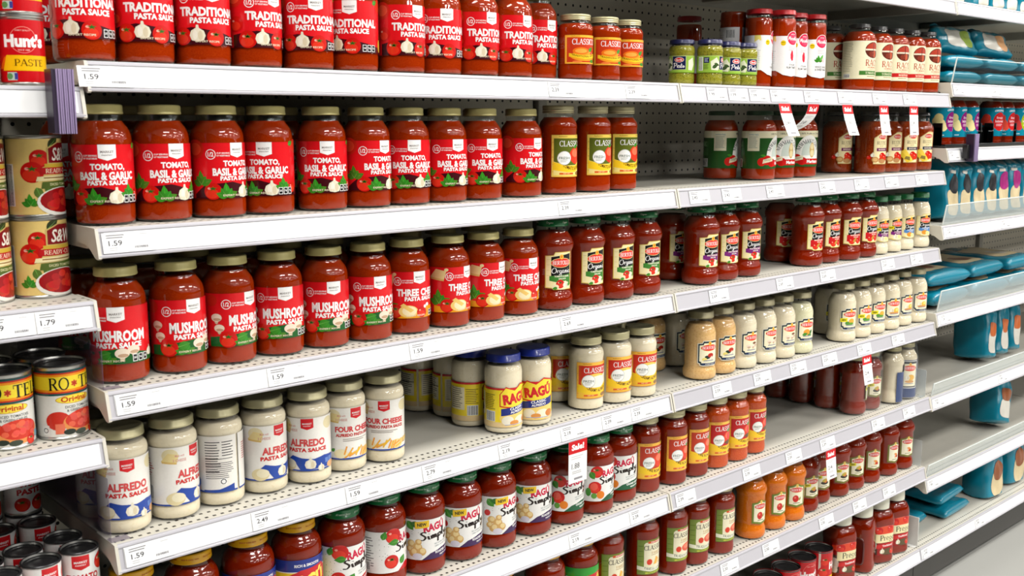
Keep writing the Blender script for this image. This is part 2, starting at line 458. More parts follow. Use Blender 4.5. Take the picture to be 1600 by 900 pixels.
MEZZ = brush_tris([[(.1, .1), (.3, .9), (.42, .3), (.66, .92), (.66, .1), (.78, .16)], [(.86, .32), (1.04, .4), (.98, .56), (.86, .4), (.92, .12), (1.1, .2)],
    [(1.16, .5), (1.38, .5), (1.16, .12), (1.4, .12)], [(1.46, .5), (1.68, .5), (1.46, .12), (1.7, .12)],
    [(1.76, .32), (1.94, .4), (1.88, .56), (1.76, .4), (1.82, .12), (2.0, .2)], [(2.12, .9), (2.1, .14), (2.2, .16)], [(2.0, .6), (2.4, .64)],
    [(2.34, .9), (2.32, .14), (2.42, .16)], [(2.72, .46), (2.56, .5), (2.5, .22), (2.64, .12), (2.74, .4), (2.76, .12), (2.86, .2)]], .12)
PESTO = brush_tris([[(.1, .0), (.26, .95)], [(.02, .8), (.3, 1.02), (.62, .84), (.46, .5), (.2, .46)], [(.7, .32), (.9, .4), (.84, .58), (.7, .4), (.76, .12), (.96, .2)],
    [(1.16, .54), (1.02, .46), (1.16, .3), (1.1, .12), (.98, .18)], [(1.36, .9), (1.3, .14), (1.42, .16)], [(1.2, .6), (1.52, .64)], [(1.66, .5), (1.54, .3), (1.66, .12), (1.8, .3), (1.66, .5)]], .10)

class Lab:
    STEP = 1.4e-5
    def __init__(s):
        s.T = []; s.lv = 0
    def _add(s, tris, col):
        c = lin(col)
        s.T += [(t, c, s.lv) for t in tris]
        s.lv += 1
        return s
    def poly(s, pts, col):
        idx = tessellate_polygon([[Vector((x, y, 0)) for x, y in pts]])
        return s._add([tuple(pts[i] for i in t) for t in idx], col)
    def rect(s, x0, y0, x1, y1, col):
        return s._add([((x0, y0), (x1, y0), (x1, y1)), ((x0, y0), (x1, y1), (x0, y1))], col)
    def ell(s, cx, cy, rx, ry, col, n=22, a0=0, a1=360):
        P = [(cx + rx * math.cos(R(a0 + (a1 - a0) * k / n)), cy + ry * math.sin(R(a0 + (a1 - a0) * k / n))) for k in range(n + 1)]
        return s._add([((cx, cy), P[k], P[k + 1]) for k in range(n)], col)
    def ring(s, cx, cy, r, t, col, n=26):
        T = []
        for k in range(n):
            a, b = 2 * math.pi * k / n, 2 * math.pi * (k + 1) / n
            p = lambda q, rr: (cx + rr * math.cos(q), cy + rr * math.sin(q))
            T += [(p(a, r), p(b, r), p(b, r - t)), (p(a, r), p(b, r - t), p(a, r - t))]
        return s._add(T, col)
    def tri(s, data, cx, cy, wd, h, col, bend=0.0, rot=0.0, arc=0.0):
        T, asp = data
        if wd is None: wd = asp * h
        out = []
        cr, sr = math.cos(rot), math.sin(rot)
        for t in T:
            q = []
            for x, y in t:
                px, py = x * wd, y * h
                if arc:
                    ang = px / arc
                    px, py = (arc + py) * math.sin(ang), (arc + py) * math.cos(ang) - arc
                py += bend * (2 * x) ** 2
                q.append((cx + px * cr - py * sr, cy + px * sr + py * cr))
            out.append(tuple(q))
        return s._add(out, col)
    def txt(s, t, cx, cy, wd, h, col, bold=0.03, shear=0.0, **k):
        return s.tri(text_tris(t, bold, shear), cx, cy, wd, h, col, **k)
    def ser(s, t, cx, cy, wd, h, col, **k):
        return s.tri(serif_tris(t), cx, cy, wd, h, col, **k)
    def lines(s, x0, x1, y, n, dy, th, col, seed=1):
        rnd = random.Random(seed); T = []
        for i in range(n):
            yy = y - i * dy; xe = x1 - rnd.random() * (x1 - x0) * .25
            T += [((x0, yy), (xe, yy), (xe, yy + th)), ((x0, yy), (xe, yy + th), (x0, yy + th))]
        return s._add(T, col)
    def bars(s, x0, y0, x1, y1, col=(25, 25, 25), seed=3):
        s.rect(x0 - .001, y0 - .001, x1 + .001, y1 + .001, (246, 246, 244))
        rnd = random.Random(seed); T = []; x = x0
        while x < x1 - .0006:
            w_ = .0004 + rnd.random() * .0008
            T += [((x, y0), (x + w_, y0), (x + w_, y1)), ((x, y0), (x + w_, y1), (x, y1))]
            x += w_ + .0005 + rnd.random() * .0008
        return s._add(T, col)
    # printed food pictures
    def tomato(s, cx, cy, r, star=True):
        s.ell(cx, cy, r * 1.06, r, (206, 24, 18)); s.ell(cx - r * .1, cy - r * .28, r * .78, r * .56, (228, 52, 30))
        s.ell(cx - r * .45, cy + r * .35, r * .2, r * .14, (250, 170, 150), 10)
        if star:
            for k in range(5):
                a = R(90 + 72 * k)
                s.poly([(cx + .12 * r * math.cos(a + 1.57), cy + r * .32 + .12 * r * math.sin(a + 1.57)), (cx + .55 * r * math.cos(a), cy + r * .32 + .34 * r * math.sin(a)), (cx + .12 * r * math.cos(a - 1.57), cy + r * .32 + .12 * r * math.sin(a - 1.57))], (52, 110, 34)); s.lv -= 1
            s.lv += 1
        return s
    def leaf(s, cx, cy, l, wd, ang, col=(62, 140, 40), col2=(120, 180, 80)):
        ca, sa = math.cos(R(ang)), math.sin(R(ang))
        f = lambda x, y: (cx + x * ca - y * sa, cy + x * sa + y * ca)
        up = [f(l * t, wd * math.sin(math.pi * t ** .8)) for t in (0, .15, .3, .5, .7, .85, 1)]
        dn = [f(l * t, -wd * math.sin(math.pi * t ** .8)) for t in (.85, .7, .5, .3, .15)]
        s.poly(up + dn, col)
        return s.poly([f(0, wd * .08), f(l * .9, 0), f(0, -wd * .08)], col2)
    def basil(s, cx, cy, l):
        for a, k in ((160, .8), (25, .85), (95, 1.0), (60, .7), (125, .75)):
            s.leaf(cx, cy, l * k, l * .24, a, (50 + (a % 30), 130 + a % 25, 36))
        return s
    def garlic(s, cx, cy, r):
        s.poly([(cx - r * .15, cy + r * 1.25), (cx + r * .12, cy + r * 1.25), (cx + r * .2, cy + r * .85), (cx + r * .8, cy + r * .5), (cx + r, cy - r * .1), (cx + r * .75, cy - r * .7), (cx, cy - r * .85), (cx - r * .75, cy - r * .7), (cx - r, cy - r * .1), (cx - r * .8, cy + r * .5), (cx - r * .2, cy + r * .85)], (236, 228, 204))
        s.ell(cx + r * .35, cy - r * .1, r * .3, r * .6, (222, 208, 176), 14); return s.ell(cx - r * .3, cy, r * .3, r * .62, (246, 240, 222), 14)
    def mushroom(s, cx, cy, r, ang=0):
        s.ell(cx, cy - r * .55, r * .36, r * .6, (214, 190, 160), 14)
        s.ell(cx, cy, r, r * .72, (240, 222, 200), 18); return s.ell(cx + r * .1, cy - r * .32, r * .72, r * .26, (196, 160, 128), 16)
    def cheese(s, cx, cy, l, col=(246, 222, 160)):
        s.poly([(cx - l, cy - l * .3), (cx - l * .2, cy + l * .6), (cx + l, cy + l * .35), (cx + l * .75, cy - l * .55)], col)
        return s.poly([(cx - l, cy - l * .3), (cx + l * .75, cy - l * .55), (cx + l * .7, cy - l * .75), (cx - l * .9, cy - l * .55)], (226, 190, 112))
    # bake
    def wrap(s, name, Rc, z0, mat='print', deg=6.0):
        dx = Rc * R(deg)
        vs, fs, cols, nrm = [], [], [], []
        def put(x, y, off):
            i = math.floor(x / dx + 1e-9); t = x / dx - i
            a0, a1 = R(deg) * i, R(deg) * (i + 1)
            rr = Rc + off
            px = rr * (math.sin(a0) * (1 - t) + math.sin(a1) * t); py = -rr * (math.cos(a0) * (1 - t) + math.cos(a1) * t)
            a = x / Rc
            vs.append((px, py, z0 + y)); nrm.append((math.sin(a), -math.cos(a), 0.0))
        def clip(poly, xc, keep_less):
            out = []
            for k in range(len(poly)):
                a, b = poly[k], poly[(k + 1) % len(poly)]
                ia = (a[0] <= xc) if keep_less else (a[0] >= xc); ib = (b[0] <= xc) if keep_less else (b[0] >= xc)
                if ia: out.append(a)
                if ia != ib:
                    t = (xc - a[0]) / (b[0] - a[0]); out.append((xc, a[1] + t * (b[1] - a[1])))
            return out
        for tri, c, lv in s.T:
            x0 = min(p[0] for p in tri); x1 = max(p[0] for p in tri)
            area = (tri[1][0] - tri[0][0]) * (tri[2][1] - tri[0][1]) - (tri[2][0] - tri[0][0]) * (tri[1][1] - tri[0][1])
            if abs(area) < 1e-12: continue
            if area < 0: tri = (tri[0], tri[2], tri[1])
            i0, i1 = math.floor(x0 / dx), math.floor(x1 / dx - 1e-9)
            for i in range(i0, i1 + 1):
                pl = list(tri)
                if x0 < i * dx: pl = clip(pl, i * dx, False)
                if x1 > (i + 1) * dx and len(pl) > 2: pl = clip(pl, (i + 1) * dx, True)
                if len(pl) < 3: continue
                b = len(vs)
                for p in pl: put(min(max(p[0], i * dx + 1e-10), (i + 1) * dx - 1e-10), p[1], lv * s.STEP)
                fs.append(tuple(range(b, b + len(pl)))); cols.append((c, len(pl)))
        return s._mesh(name, vs, fs, cols, nrm, mat)
    def flat(s, name, mat='print', fn=None):
        """flat print in the local xz plane facing -y (or mapped by fn(x, y, offset))"""
        vs, fs, cols = [], [], []
        for tri, c, lv in s.T:
            area = (tri[1][0] - tri[0][0]) * (tri[2][1] - tri[0][1]) - (tri[2][0] - tri[0][0]) * (tri[1][1] - tri[0][1])
            if abs(area) < 1e-13: continue
            if area < 0: tri = (tri[0], tri[2], tri[1])
            b = len(vs)
            for x, y in tri: vs.append(fn(x, y, lv * s.STEP) if fn else (x, -lv * s.STEP, y))
            fs.append((b, b + 1, b + 2)); cols.append((c, 3))
        return s._mesh(name, vs, fs, cols, None, mat)
    def _mesh(s, name, vs, fs, cols, nrm, mat):
        me = bpy.data.meshes.new(name)
        me.from_pydata(vs, [], fs)
        ca = me.color_attributes.new('Col', 'FLOAT_COLOR', 'CORNER')
        flat = []
        for c, n in cols: flat += list(c) * n
        ca.data.foreach_set('color', flat)
        me.materials.append(M[mat])
        if nrm:
            me.shade_smooth()
            me.normals_split_custom_set_from_vertices(nrm)
        me.update()
        return me

# ------------------------------------------------------------------ label designs
WH, RED, MAR = (250, 248, 246), (224, 24, 32), (64, 12, 20)
GRN, DGR, NAVY, YEL, CREAM, BLK = (66, 140, 44), (34, 84, 40), (28, 44, 70), (250, 206, 40), (244, 236, 206), (22, 20, 20)

def shield(L, cx, y1, w_, h, bgc, fg):
    L.poly([(cx - w_ / 2, y1), (cx - w_ / 2, y1 - h * .82), (cx, y1 - h), (cx + w_ / 2, y1 - h * .82), (cx + w_ / 2, y1)], bgc)
    L.txt('MARKET', cx, y1 - h * .45, w_ * .74, h * .15, fg, .02)
    L.txt('PANTRY', cx, y1 - h * .66, w_ * .6, h * .09, fg, .02)

def lab_market(kind):
    L = Lab(); h = .0805; W = .116
    L.rect(-W, 0, W, h, RED)
    L.rect(-W, 0, -.086, h, (236, 232, 226)); L.lines(-.112, -.090, h - .008, 16, .0042, .0016, (90, 80, 80)); L.bars(-.110, .004, -.092, .018)
    L.rect(.078, 0, W, h, (236, 232, 226)); L.lines(.082, .112, h - .006, 17, .0042, .0014, (80, 70, 70), 5)
    L.ring(-.0405, h - .0165, .0074, .0011, WH); L.txt('1/2', -.0405, h - .0165, .0085, .0066, WH, .03)
    L.txt('CUP SERVING', -.0225, h - .0148, .019, .0022, WH, .02); L.txt('OF VEGETABLES', -.0225, h - .0185, .019, .0022, WH, .02)
    if kind in ('tom', 'trad'):
        L.ell(-.066, h - .009, .016, .014, (206, 40, 26)); L.ell(-.066, h - .009, .011, .009, (226, 74, 44)); L.ell(.058, h - .006, .012, .010, (216, 50, 30))
        L.leaf(.040, h - .004, .012, .004, 20)
    shield(L, 0, h, .0235, .0215, WH, (120, 110, 104))
    if kind == 'trad':
        L.poly([(-.068, 0), (-.068, .018), (-.03, .024), (.01, .018), (.05, .010), (.076, .006), (.076, 0)], MAR)
        L.txt('TRADITIONAL', 0, .0455, .094, .0130, WH, .045); L.txt('PASTA SAUCE', 0, .0335, .064, .0082, WH, .05)
        L.tomato(-.044, .0115, .0126); L.tomato(.004, .0105, .0124); L.garlic(-.022, .0135, .0110); L.tomato(-.062, .034, .011, False)
        L.ell(.060, .012, .005, .010, (240, 190, 60)); L.leaf(.066, .020, .014, .004, 70)
    elif kind == 'tom':
        L.poly([(-.068, 0), (-.068, .006), (-.05, .020), (-.01, .024), (.02, .016), (.07, .010), (.07, 0)], MAR)
        L.txt('TOMATO,', 0, .0500, .046, .0102, WH, .045); L.txt('BASIL & GARLIC', 0, .0385, .077, .0112, WH, .045); L.txt('PASTA SAUCE', 0, .0292, .056, .0064, WH, .05)
        L.tomato(-.039, .0105, .0122); L.basil(-.056, .020, .021); L.basil(-.019, .002, .021); L.garlic(.010, .0098, .0108); L.basil(.029, .010, .018); L.tomato(.046, .012, .008, False)
    elif kind == 'mush':
        L.poly([(-.068, 0), (-.068, .014), (-.03, .018), (.0, .022), (.04, .014), (.07, .010), (.07, 0)], (22, 92, 34))
        L.ell(-.064, .070, .010, .009, (206, 40, 26))
        L.txt('MUSHROOM', .002, .0395, .078, .0165, WH, .045); L.txt('PASTA SAUCE', .002, .0262, .066, .0078, WH, .05)
        L.tomato(-.039, .0105, .0126); L.basil(-.016, .002, .019); L.leaf(-.026, .012, .018, .006, 15); L.mushroom(.006, .015, .0100); L.mushroom(.022, .0190, .0090)
        L.mushroom(-.056, .044, .0085); L.mushroom(-.052, .028, .0080); L.garlic(.052, .012, .007)
    else:
        L.poly([(-.07, 0), (-.07, .012), (-.03, .008), (.01, .020), (.04, .018), (.07, .012), (.07, 0)], (240, 156, 24))
        L.cheese(-.062, .068, .016, (240, 214, 150)); L.ell(-.046, .076, .004, .003, (244, 220, 160), 8)
        L.txt('THREE CHEESE', .002, .0445, .088, .0128, WH, .045); L.txt('PASTA SAUCE', .002, .0335, .060, .0076, WH, .05)
        L.basil(-.060, .016, .026); L.tomato(-.045, .0120, .0122); L.ell(-.022, .012, .017, .0105, (244, 206, 120)); L.ell(-.020, .0125, .0125, .0085, (250, 232, 186)); L.poly([(-.036, .022), (-.030, .026), (-.012, .014), (-.018, .010)], (240, 200, 110)); L.tomato(.003, .010, .0095, False); L.ell(.016, .022, .004, .003, WH, 8); L.ell(.010, .019, .003, .003, WH, 8)
    L.txt('EXPERT RECIPE', -.008, .0045, .034, .0028, (236, 220, 190), .02)
    for k in range(3):
        L.rect(.020 + k * .0085, .002, .027 + k * .0085, .0125, WH); L.rect(.0208 + k * .0085, .0028, .0262 + k * .0085, .0117, BLK)
        L.txt(('260', '5g', '7g')[k], .0235 + k * .0085, .0075, .004, .003, WH, .02)
    return L

def lab_alfredo(kind):
    L = Lab(); h = .0885; W = .1135
    L.rect(-W, 0, W, h, (246, 242, 234))
    for sgn in (-1, 1):
        L.ell(sgn * .040, h - .012, .012, .010, (236, 222, 178))
    L.cheese(-.040, h - .016, .013, (238, 216, 150))
    L.txt('3 CHEESE', -.026, h - .020, .020, .0042, (214, 150, 140), .02); L.txt('Made with', -.026, h - .013, .014, .0036, (220, 150, 140), .01, .3)
    shield(L, 0, h - .001, .0205, .0185, (218, 24, 34), WH)
    L.rect(-W, 0, -.058, h, (244, 240, 232)); L.rect(.060, 0, W, h, (244, 240, 232))
    L.lines(.064, .088, h - .010, 12, .0042, .0014, (70, 66, 66)); L.rect(.064, h - .036, .106, h - .0350, BLK); L.lines(.090, .108, h - .010, 6, .0042, .0014, (70, 66, 66), 8)
    L.lines(.064, .108, .046, 9, .0030, .0011, (110, 104, 104), 4); L.bars(-.088, .010, -.070, .030); L.lines(-.105, -.066, .070, 8, .0035, .0013, (200, 90, 90), 6)
    L.rect(.086, .012, .096, .022, WH); L.ring(.091, .017, .0042, .0012, BLK); L.rect(-W, 0, W, .0025, (34, 70, 160)); L.poly([(.06, 0), (.108, 0), (.108, .012), (.085, .005), (.06, .004)], (34, 70, 160))
    if kind == 'alf':
        L.txt('ALFREDO', 0, .0475, .060, .0125, (216, 74, 74), .045); L.txt('PASTA SAUCE', 0, .0355, .066, .0068, (210, 44, 44), .05)
        L.poly([(-.036, .018), (-.026, .026), (-.01, .022), (.010, .020), (.028, .024), (.052, .022), (.054, .002), (.020, .004), (-.012, .001), (-.020, .012)], (36, 72, 164))
        L.garlic(.004, .0115, .0095); L.ell(-.034, .010, .014, .010, (232, 216, 168)); L.ell(-.030, .012, .010, .007, (244, 234, 200)); L.garlic(.022, .004, .006)
        L.ell(.044, .006, .010, .006, (222, 170, 120))
    else:
        L.txt('FOUR CHEESE', 0, .0520, .074, .0100, (216, 60, 64), .045); L.txt('ALFREDO PASTA SAUCE', 0, .0420, .072, .0056, (200, 44, 44), .05)
        L.lines(-.024, .026, .0345, 2, .003, .0012, (170, 160, 150))
        rnd = random.Random(2)
        L.ell(-.028, .010, .012, .008, (246, 232, 186)); L.ell(.022, .010, .014, .008, (238, 214, 150))
        for k in range(12):
            x = -.020 + k * .0042; y = .006 + rnd.random() * .010; a = R(rnd.uniform(10, 75))
            L.tri(([((-.5, -.5), (.5, -.5), (.5, .5)), ((-.5, -.5), (.5, .5), (-.5, .5))], 1), x, y, .015, .0026, (240, 178 + rnd.randint(-20, 25), 60), rot=a)
        L.leaf(-.044, .014, .008, .003, 40); L.txt('100', .040, .012, .010, .006, (200, 140, 60), .03)
    for k in range(3): L.rect(.030 + k * .0085, .010 + k * .001, .0372 + k * .0085, .018 + k * .001, (96, 130, 200) if kind == 'alf' else (236, 200, 120))
    return L

def lab_classic(kind):
    """cream-bordered mason jar label"""
    P = {'trad': ((206, 60, 26), (250, 190, 60), WH, 'TRADITIONAL BASIL', None), 'tob': ((96, 106, 34), (246, 214, 96), WH, 'TOMATO & BASIL', 1),
         'fire': ((196, 58, 28), (250, 190, 70), WH, 'FIRE ROASTED', 1), 'vodka': ((196, 24, 26), (250, 196, 80), WH, 'VODKA SAUCE', 1), 'alf': ((206, 46, 28), (252, 190, 70), WH, 'CREAMY ALFREDO', 1),
         'parm': ((240, 232, 200), (110, 130, 40), BLK, 'PARMESAN & ROMANO', 2), 'ftrad': ((240, 232, 200), (110, 130, 40), BLK, 'TRADITIONAL', 2)}[kind]
    bgc, bor, fg, rib, v = P
    L = Lab(); h = .0805 if kind != 'alf' else .0755; W = .0425
    L.rect(-W, 0, W, h, bor)
    if v != 2:
        L.rect(-W, 0, W, .0012, (220, 140, 40)); L.rect(-W + .0045, .0045, W - .0045, h - .0065, bgc); L.txt('Authentico', -.020, h - .0028, .018, .0026, (150, 90, 20), .01, .2); L.txt('Di Napoli', .02, h - .0028, .016, .0026, (150, 90, 20), .01, .2)
    else:
        L.rect(-W + .001, .001, W - .001, h - .001, (126, 146, 56)); L.poly([(-.027, .016), (-.027, h - .010), (-.023, h - .006), (W - .003, h - .006), (W - .003, .016)], bgc)
        L.rect(-.018, h - .0085, W, h - .0035, (214, 84, 30)); L.txt("ITALY'S FAMILY", .006, h - .006, .034, .0028, WH, .03)
        for k in range(6): L.rect(-W + .002, .006 + k * .012, -.029, .007 + k * .012, (84, 110, 30))
    ty = h - (.0165 if v != 2 else .0185)
    L.ser('CLASSICO', .001, ty - (.002 if v is None else 0), .056, .0112 if v is not None else .0165, fg)
    if v is None:
        L.ell(0, .022, .031, .014, (246, 160, 40)); L.ell(-.008, .036, .018, .010, (244, 120, 30)); L.ell(-.008, .036, .013, .006, (250, 170, 70)); L.tomato(.024, .028, .009)
        L.leaf(.010, .034, .018, .005, 50); L.poly([(-.0335, .020), (-.0335, .030), (0, .023), (.0335, .030), (.0335, .020), (0, .013)], YEL)
        L.txt(rib, 0, .0205, .056, .0050, (90, 30, 20), .02, bend=.006); L.ell(.022, .008, .008, .005, GRN); L.ell(-.016, .006, .010, .003, (240, 130, 60))
    elif v == 1:
        if kind == 'alf':
            L.ell(0, .034, .033, .018, (250, 208, 96)); L.ell(.006, .034, .026, .013, (250, 244, 226)); L.garlic(.026, .044, .008)
        else:
            L.ell(.014, .041, .020, .0165, (228, 60, 34)); L.ell(.010, .046, .010, .008, (244, 120, 84)); L.leaf(.006, .056, .014, .004, 20)
            if kind == 'vodka': L.ell(.012, .044, .007, .010, (240, 60, 60)); L.ell(.026, .042, .006, .010, (236, 40, 44)); L.ell(.014, .030, .016, .005, (110, 70, 40))
        L.poly([(-W + .004, .004), (-W + .004, .030), (-.012, .0225), (.012, .0230), (W - .002, .038), (W - .002, .020), (.020, .004)], (250, 196, 60) if kind != 'tob' else (246, 226, 140)); L.poly([(-W + .002, .014), (-W + .002, .030), (-.012, .0220), (.012, .0220), (W - .001, .037), (W - .001, .022), (.010, .0095), (-.012, .0095)], YEL)
        L.txt(rib, .004, .0166, .050, .0068, (84, 34, 10), .03, bend=.007)
        L.ell(-.017, .0365, .0145, .0135, (190, 190, 180)); L.ell(-.017, .0365, .0135, .0125, (248, 248, 244)); L.txt('FRESH', -.017, .0365, .022, .0052, (110, 120, 110), .02); L.lines(-.025, -.010, .0315, 2, .0025, .001, (170, 175, 170))
        L.rect(-.027, .005, .004, .0085, (222, 96, 40)); L.txt('NET WT', -.012, .0068, .014, .0022, (250, 220, 160), .02); L.ell(.020, .007, .009, .004, (150, 110, 60))
        for x in (-W + .0028, W - .0028):
            for k in range(5): L.rect(x - .0012, .010 + k * .014, x + .0012, .011 + k * .014, (226, 150, 60))
    else:
        L.ser('FAMILY', .004, ty - .0125, .026, .0058, (196, 150, 70)); L.lines(-.010, .022, ty - .018, 1, .003, .001, (180, 140, 80))
        L.ell(-.014, .029, .0085, .0085, (240, 226, 190)); L.ell(-.014, .029, .0068, .0068, (214, 60, 34))
        if kind == 'parm': L.poly([(-.004, .022), (.004, .040), (.012, .034), (.006, .022)], (236, 176, 70)); L.cheese(.018, .028, .008)
        else: L.ell(.012, .031, .018, .010, (226, 92, 66)); L.ell(.013, .033, .014, .006, (238, 130, 100))
        L.poly([(-W, .012), (-W, .021), (-.012, .0155), (.012, .0165), (W, .026), (W, .017), (.012, .0075), (-.012, .0070)], (240, 238, 214))
        L.ser(rib, 0, .0118, .052, .0058, (40, 52, 36), bend=.0045); L.rect(-.024, .0018, .028, .0055, (190, 196, 70)); L.txt('PASTA SAUCE', 0, .0036, .034, .0028, (90, 110, 30), .02)
    return L

def oval_brand(L, cx, cy, rx, ry):
    L.ell(cx, cy, rx + .0009, ry + .0009, (244, 222, 150)); L.ell(cx, cy, rx, ry, (216, 36, 28)); L.ell(cx, cy, rx * .93, ry * .86, (232, 60, 40))
    L.ser('BERTOLLI', cx, cy, rx * 1.72, ry * .95, WH); L.ell(cx, cy + ry * 1.35, .0042, .0048, (244, 200, 70), 14); L.ell(cx, cy + ry * 1.35, .002, .0028, (230, 120, 40), 10)

def lab_organic(kind, small=False):
    s = .86 if small else 1.0
    L = Lab(); h = .0735 * s; W = .0285 * s
    out = [(-W, .004 * s), (-W * .55, .003 * s), (-W * .42, 0), (W, 0), (W, h), (-W * .30, h), (-W * .42, h - .006 * s), (-W, h - .007 * s)]
    L.poly(out, (230, 196, 92))
    ins = [(x * .94, .0015 + y * .96) for x, y in out]
    L.poly(ins, (246, 232, 176))
    L.lines(-W * .9, -W * .62, h * .8, 4, h * .14, .0006, (220, 196, 130))
    L.poly([(-W * .58, .024 * s), (-W * .58, h - .0095 * s), (W * .92, h - .0035 * s), (W * .92, .024 * s)], BLK)
    oval_brand(L, W * .16, h - .021 * s, .0212 * s, .0086 * s)
    L.tri(ORGANIC, W * .18, h - .0380 * s, .042 * s, .0160 * s, WH)
    band = {'green': (64, 130, 50), 'purple': (122, 38, 118), 'red': (206, 28, 34), 'blue': (86, 136, 196)}[kind]
    L.poly([(-W * .70, .010 * s if kind == 'red' else .018 * s), (-W * .70, .027 * s), (W * .94, .030 * s), (W * .94, .008 * s)], band)
    L.txt({'green': 'TOMATO & BASIL', 'purple': 'ALFREDO' if small else 'FIVE VEGETABLE', 'red': 'MARINARA', 'blue': 'ALFREDO'}[kind], W * .22, .0262 * s, .033 * s, .0032 * s, (250, 240, 220), .03)
    L.txt('SAUCE', W * .22, .0215 * s, .016 * s, .0028 * s, (250, 240, 220), .03)
    if kind != 'red': L.ell(W * .2, .0085 * s, .019 * s, .0085 * s, (246, 236, 186))
    if small:
        L.ell(0, .010, .009, .0065, (226, 150, 50)) if kind == 'blue' else L.garlic(-.004, .009, .007); L.ell(.010, .009, .007, .005, (244, 226, 150))
        if kind == 'purple': L.poly([(-W * 1.02, .030), (-W * 1.02, .038), (-W * .35, .038), (-W * .35, .030)], (252, 232, 20)); L.txt('NEW', -W * .68, .034, .012, .0042, BLK, .04)
    elif kind == 'red':
        L.tomato(-.006, .011, .0085, False); L.leaf(-.002, .008, .016, .0035, 50, (200, 150, 60)); L.tomato(.014, .011, .0075, False)
    else:
        L.tomato(.002, .011, .0085); L.garlic(.014, .009, .0065); L.ell(-.008, .006, .007, .0045, (240, 230, 190)); L.leaf(.020, .006, .010, .003, 60); L.leaf(-.004, .004, -.010, .003, 10)
    return L

def lab_cream(kind):
    """navy framed cream label of the white and tan sauces"""
    L = Lab(); h = .0595; W = .0285
    out = [(-W, .007), (-W * .82, .005), (-W * .80, .001), (-W * .62, 0), (W * .62, 0), (W * .82, .001), (W, .005), (W, h - .005), (W * .82, h - .001), (-W * .55, h - .001), (-W * .62, h - .006), (-W, h - .007)]
    L.poly(out, (244, 240, 222)); L.poly([(x * .95, h / 2 + (y - h / 2) * .95) for x, y in out], (38, 54, 62))
    L.poly([(x * .84, h / 2 + (y - h / 2) * .80) for x, y in out], (246, 238, 204)); L.rect(-W * .62, .0015, W * .84, .0070, (34, 54, 92)); L.txt('ALFREDO SAUCE', W * .1, .0042, .026, .0026, (220, 220, 210), .02)
    oval_brand(L, .001, h - .0175, .0215, .0072)
    y = .0215
    if kind == 'pepper': L.leaf(-.012, y, .016, .004, -10, (24, 40, 26), (50, 70, 40)); L.ell(.004, y + .003, .008, .005, (190, 40, 24)); L.ell(-.012, y - .006, .006, .004, (236, 220, 120)); L.garlic(.006, y - .005, .005)
    elif kind == 'mush': L.mushroom(-.010, y, .0065); L.mushroom(.003, y - .001, .006); L.mushroom(.012, y + .003, .0068); L.ell(.008, y + .007, .007, .003, (130, 84, 50))
    elif kind == 'basil': L.ell(-.003, y + .001, .010, .008, (236, 160, 50)); L.leaf(-.016, y - .006, .016, .004, 15); L.leaf(.006, y - .004, .014, .004, 55, (30, 100, 40)); L.leaf(-.002, y - .006, .016, .003, 0)
    elif kind == 'new':
        L.ell(.003, y + .002, .009, .007, (238, 176, 60)); L.leaf(-.010, y - .006, .022, .004, 5, (100, 160, 50)); L.ell(-.010, y - .003, .006, .005, (90, 150, 60))
        L.poly([(-W * 1.02, y), (-W * 1.02, y + .010), (-.010, y + .011), (-.010, y + .001)], (246, 232, 30)); L.txt('NEW', -.019, y + .0055, .012, .005, (60, 60, 10), .04)
    else: L.garlic(-.010, y + .001, .0075); L.ell(.006, y + .001, .010, .0075, (240, 190, 70)); L.ell(.008, y + .003, .006, .004, (250, 220, 120)); L.ell(0, y - .006, .017, .003, (216, 150, 80))
    L.lines(-.014, .014, .0115, 1, .003, .0022, (150, 150, 160))
    return L

def lab_olive(kind):
    L = Lab(); h = .0640; W = .0250
    out = [(-W, .004), (-W * .5, .003), (0, 0), (W * .5, .003), (W, .004), (W, h - .008), (W * .5, h - .006), (0, h), (-W * .5, h - .006), (-W, h - .008)]
    L.poly(out, (112, 130, 44) if kind == 'vodka' else (122, 118, 48)); ins = [(x * .80, h / 2 + (y - h / 2) * .84) for x, y in out]
    L.poly(ins, (240, 234, 204))
    L.ell(0, h - .006, .004, .005, (226, 190, 90), 12)
    L.ell(0, h - .0175, .0192, .0072, (244, 226, 160)); L.ell(0, h - .0175, .0185, .0066, (212, 40, 34)); L.ser('BERTOLLI', 0, h - .0175, .031, .0066, WH)
    if kind == 'vodka': L.ell(-.003, .023, .0085, .0095, (196, 34, 26)); L.ell(-.005, .026, .003, .003, (232, 110, 90), 10); L.leaf(.006, .018, .011, .003, 60, (150, 150, 70))
    elif kind == 'new':
        L.ell(.001, .020, .012, .005, (60, 54, 44)); L.ell(.003, .026, .006, .006, (222, 120, 50)); L.leaf(-.008, .024, .018, .004, 20, (200, 170, 60)); L.poly([(-W * 1.02, .031), (-W * 1.02, .039), (-.008, .041), (-.008, .033)], (226, 214, 30)); L.txt('NEW', -.017, .0362, .011, .0045, (70, 70, 10), .04)
    else: L.ell(.002, .023, .009, .007, (226, 140, 60)); L.garlic(-.005, .022, .006); L.ell(.008, .020, .005, .004, (190, 50, 40))
    L.lines(-.010, .010, .0105, 1, .003, .0018, (120, 120, 90))
    return L

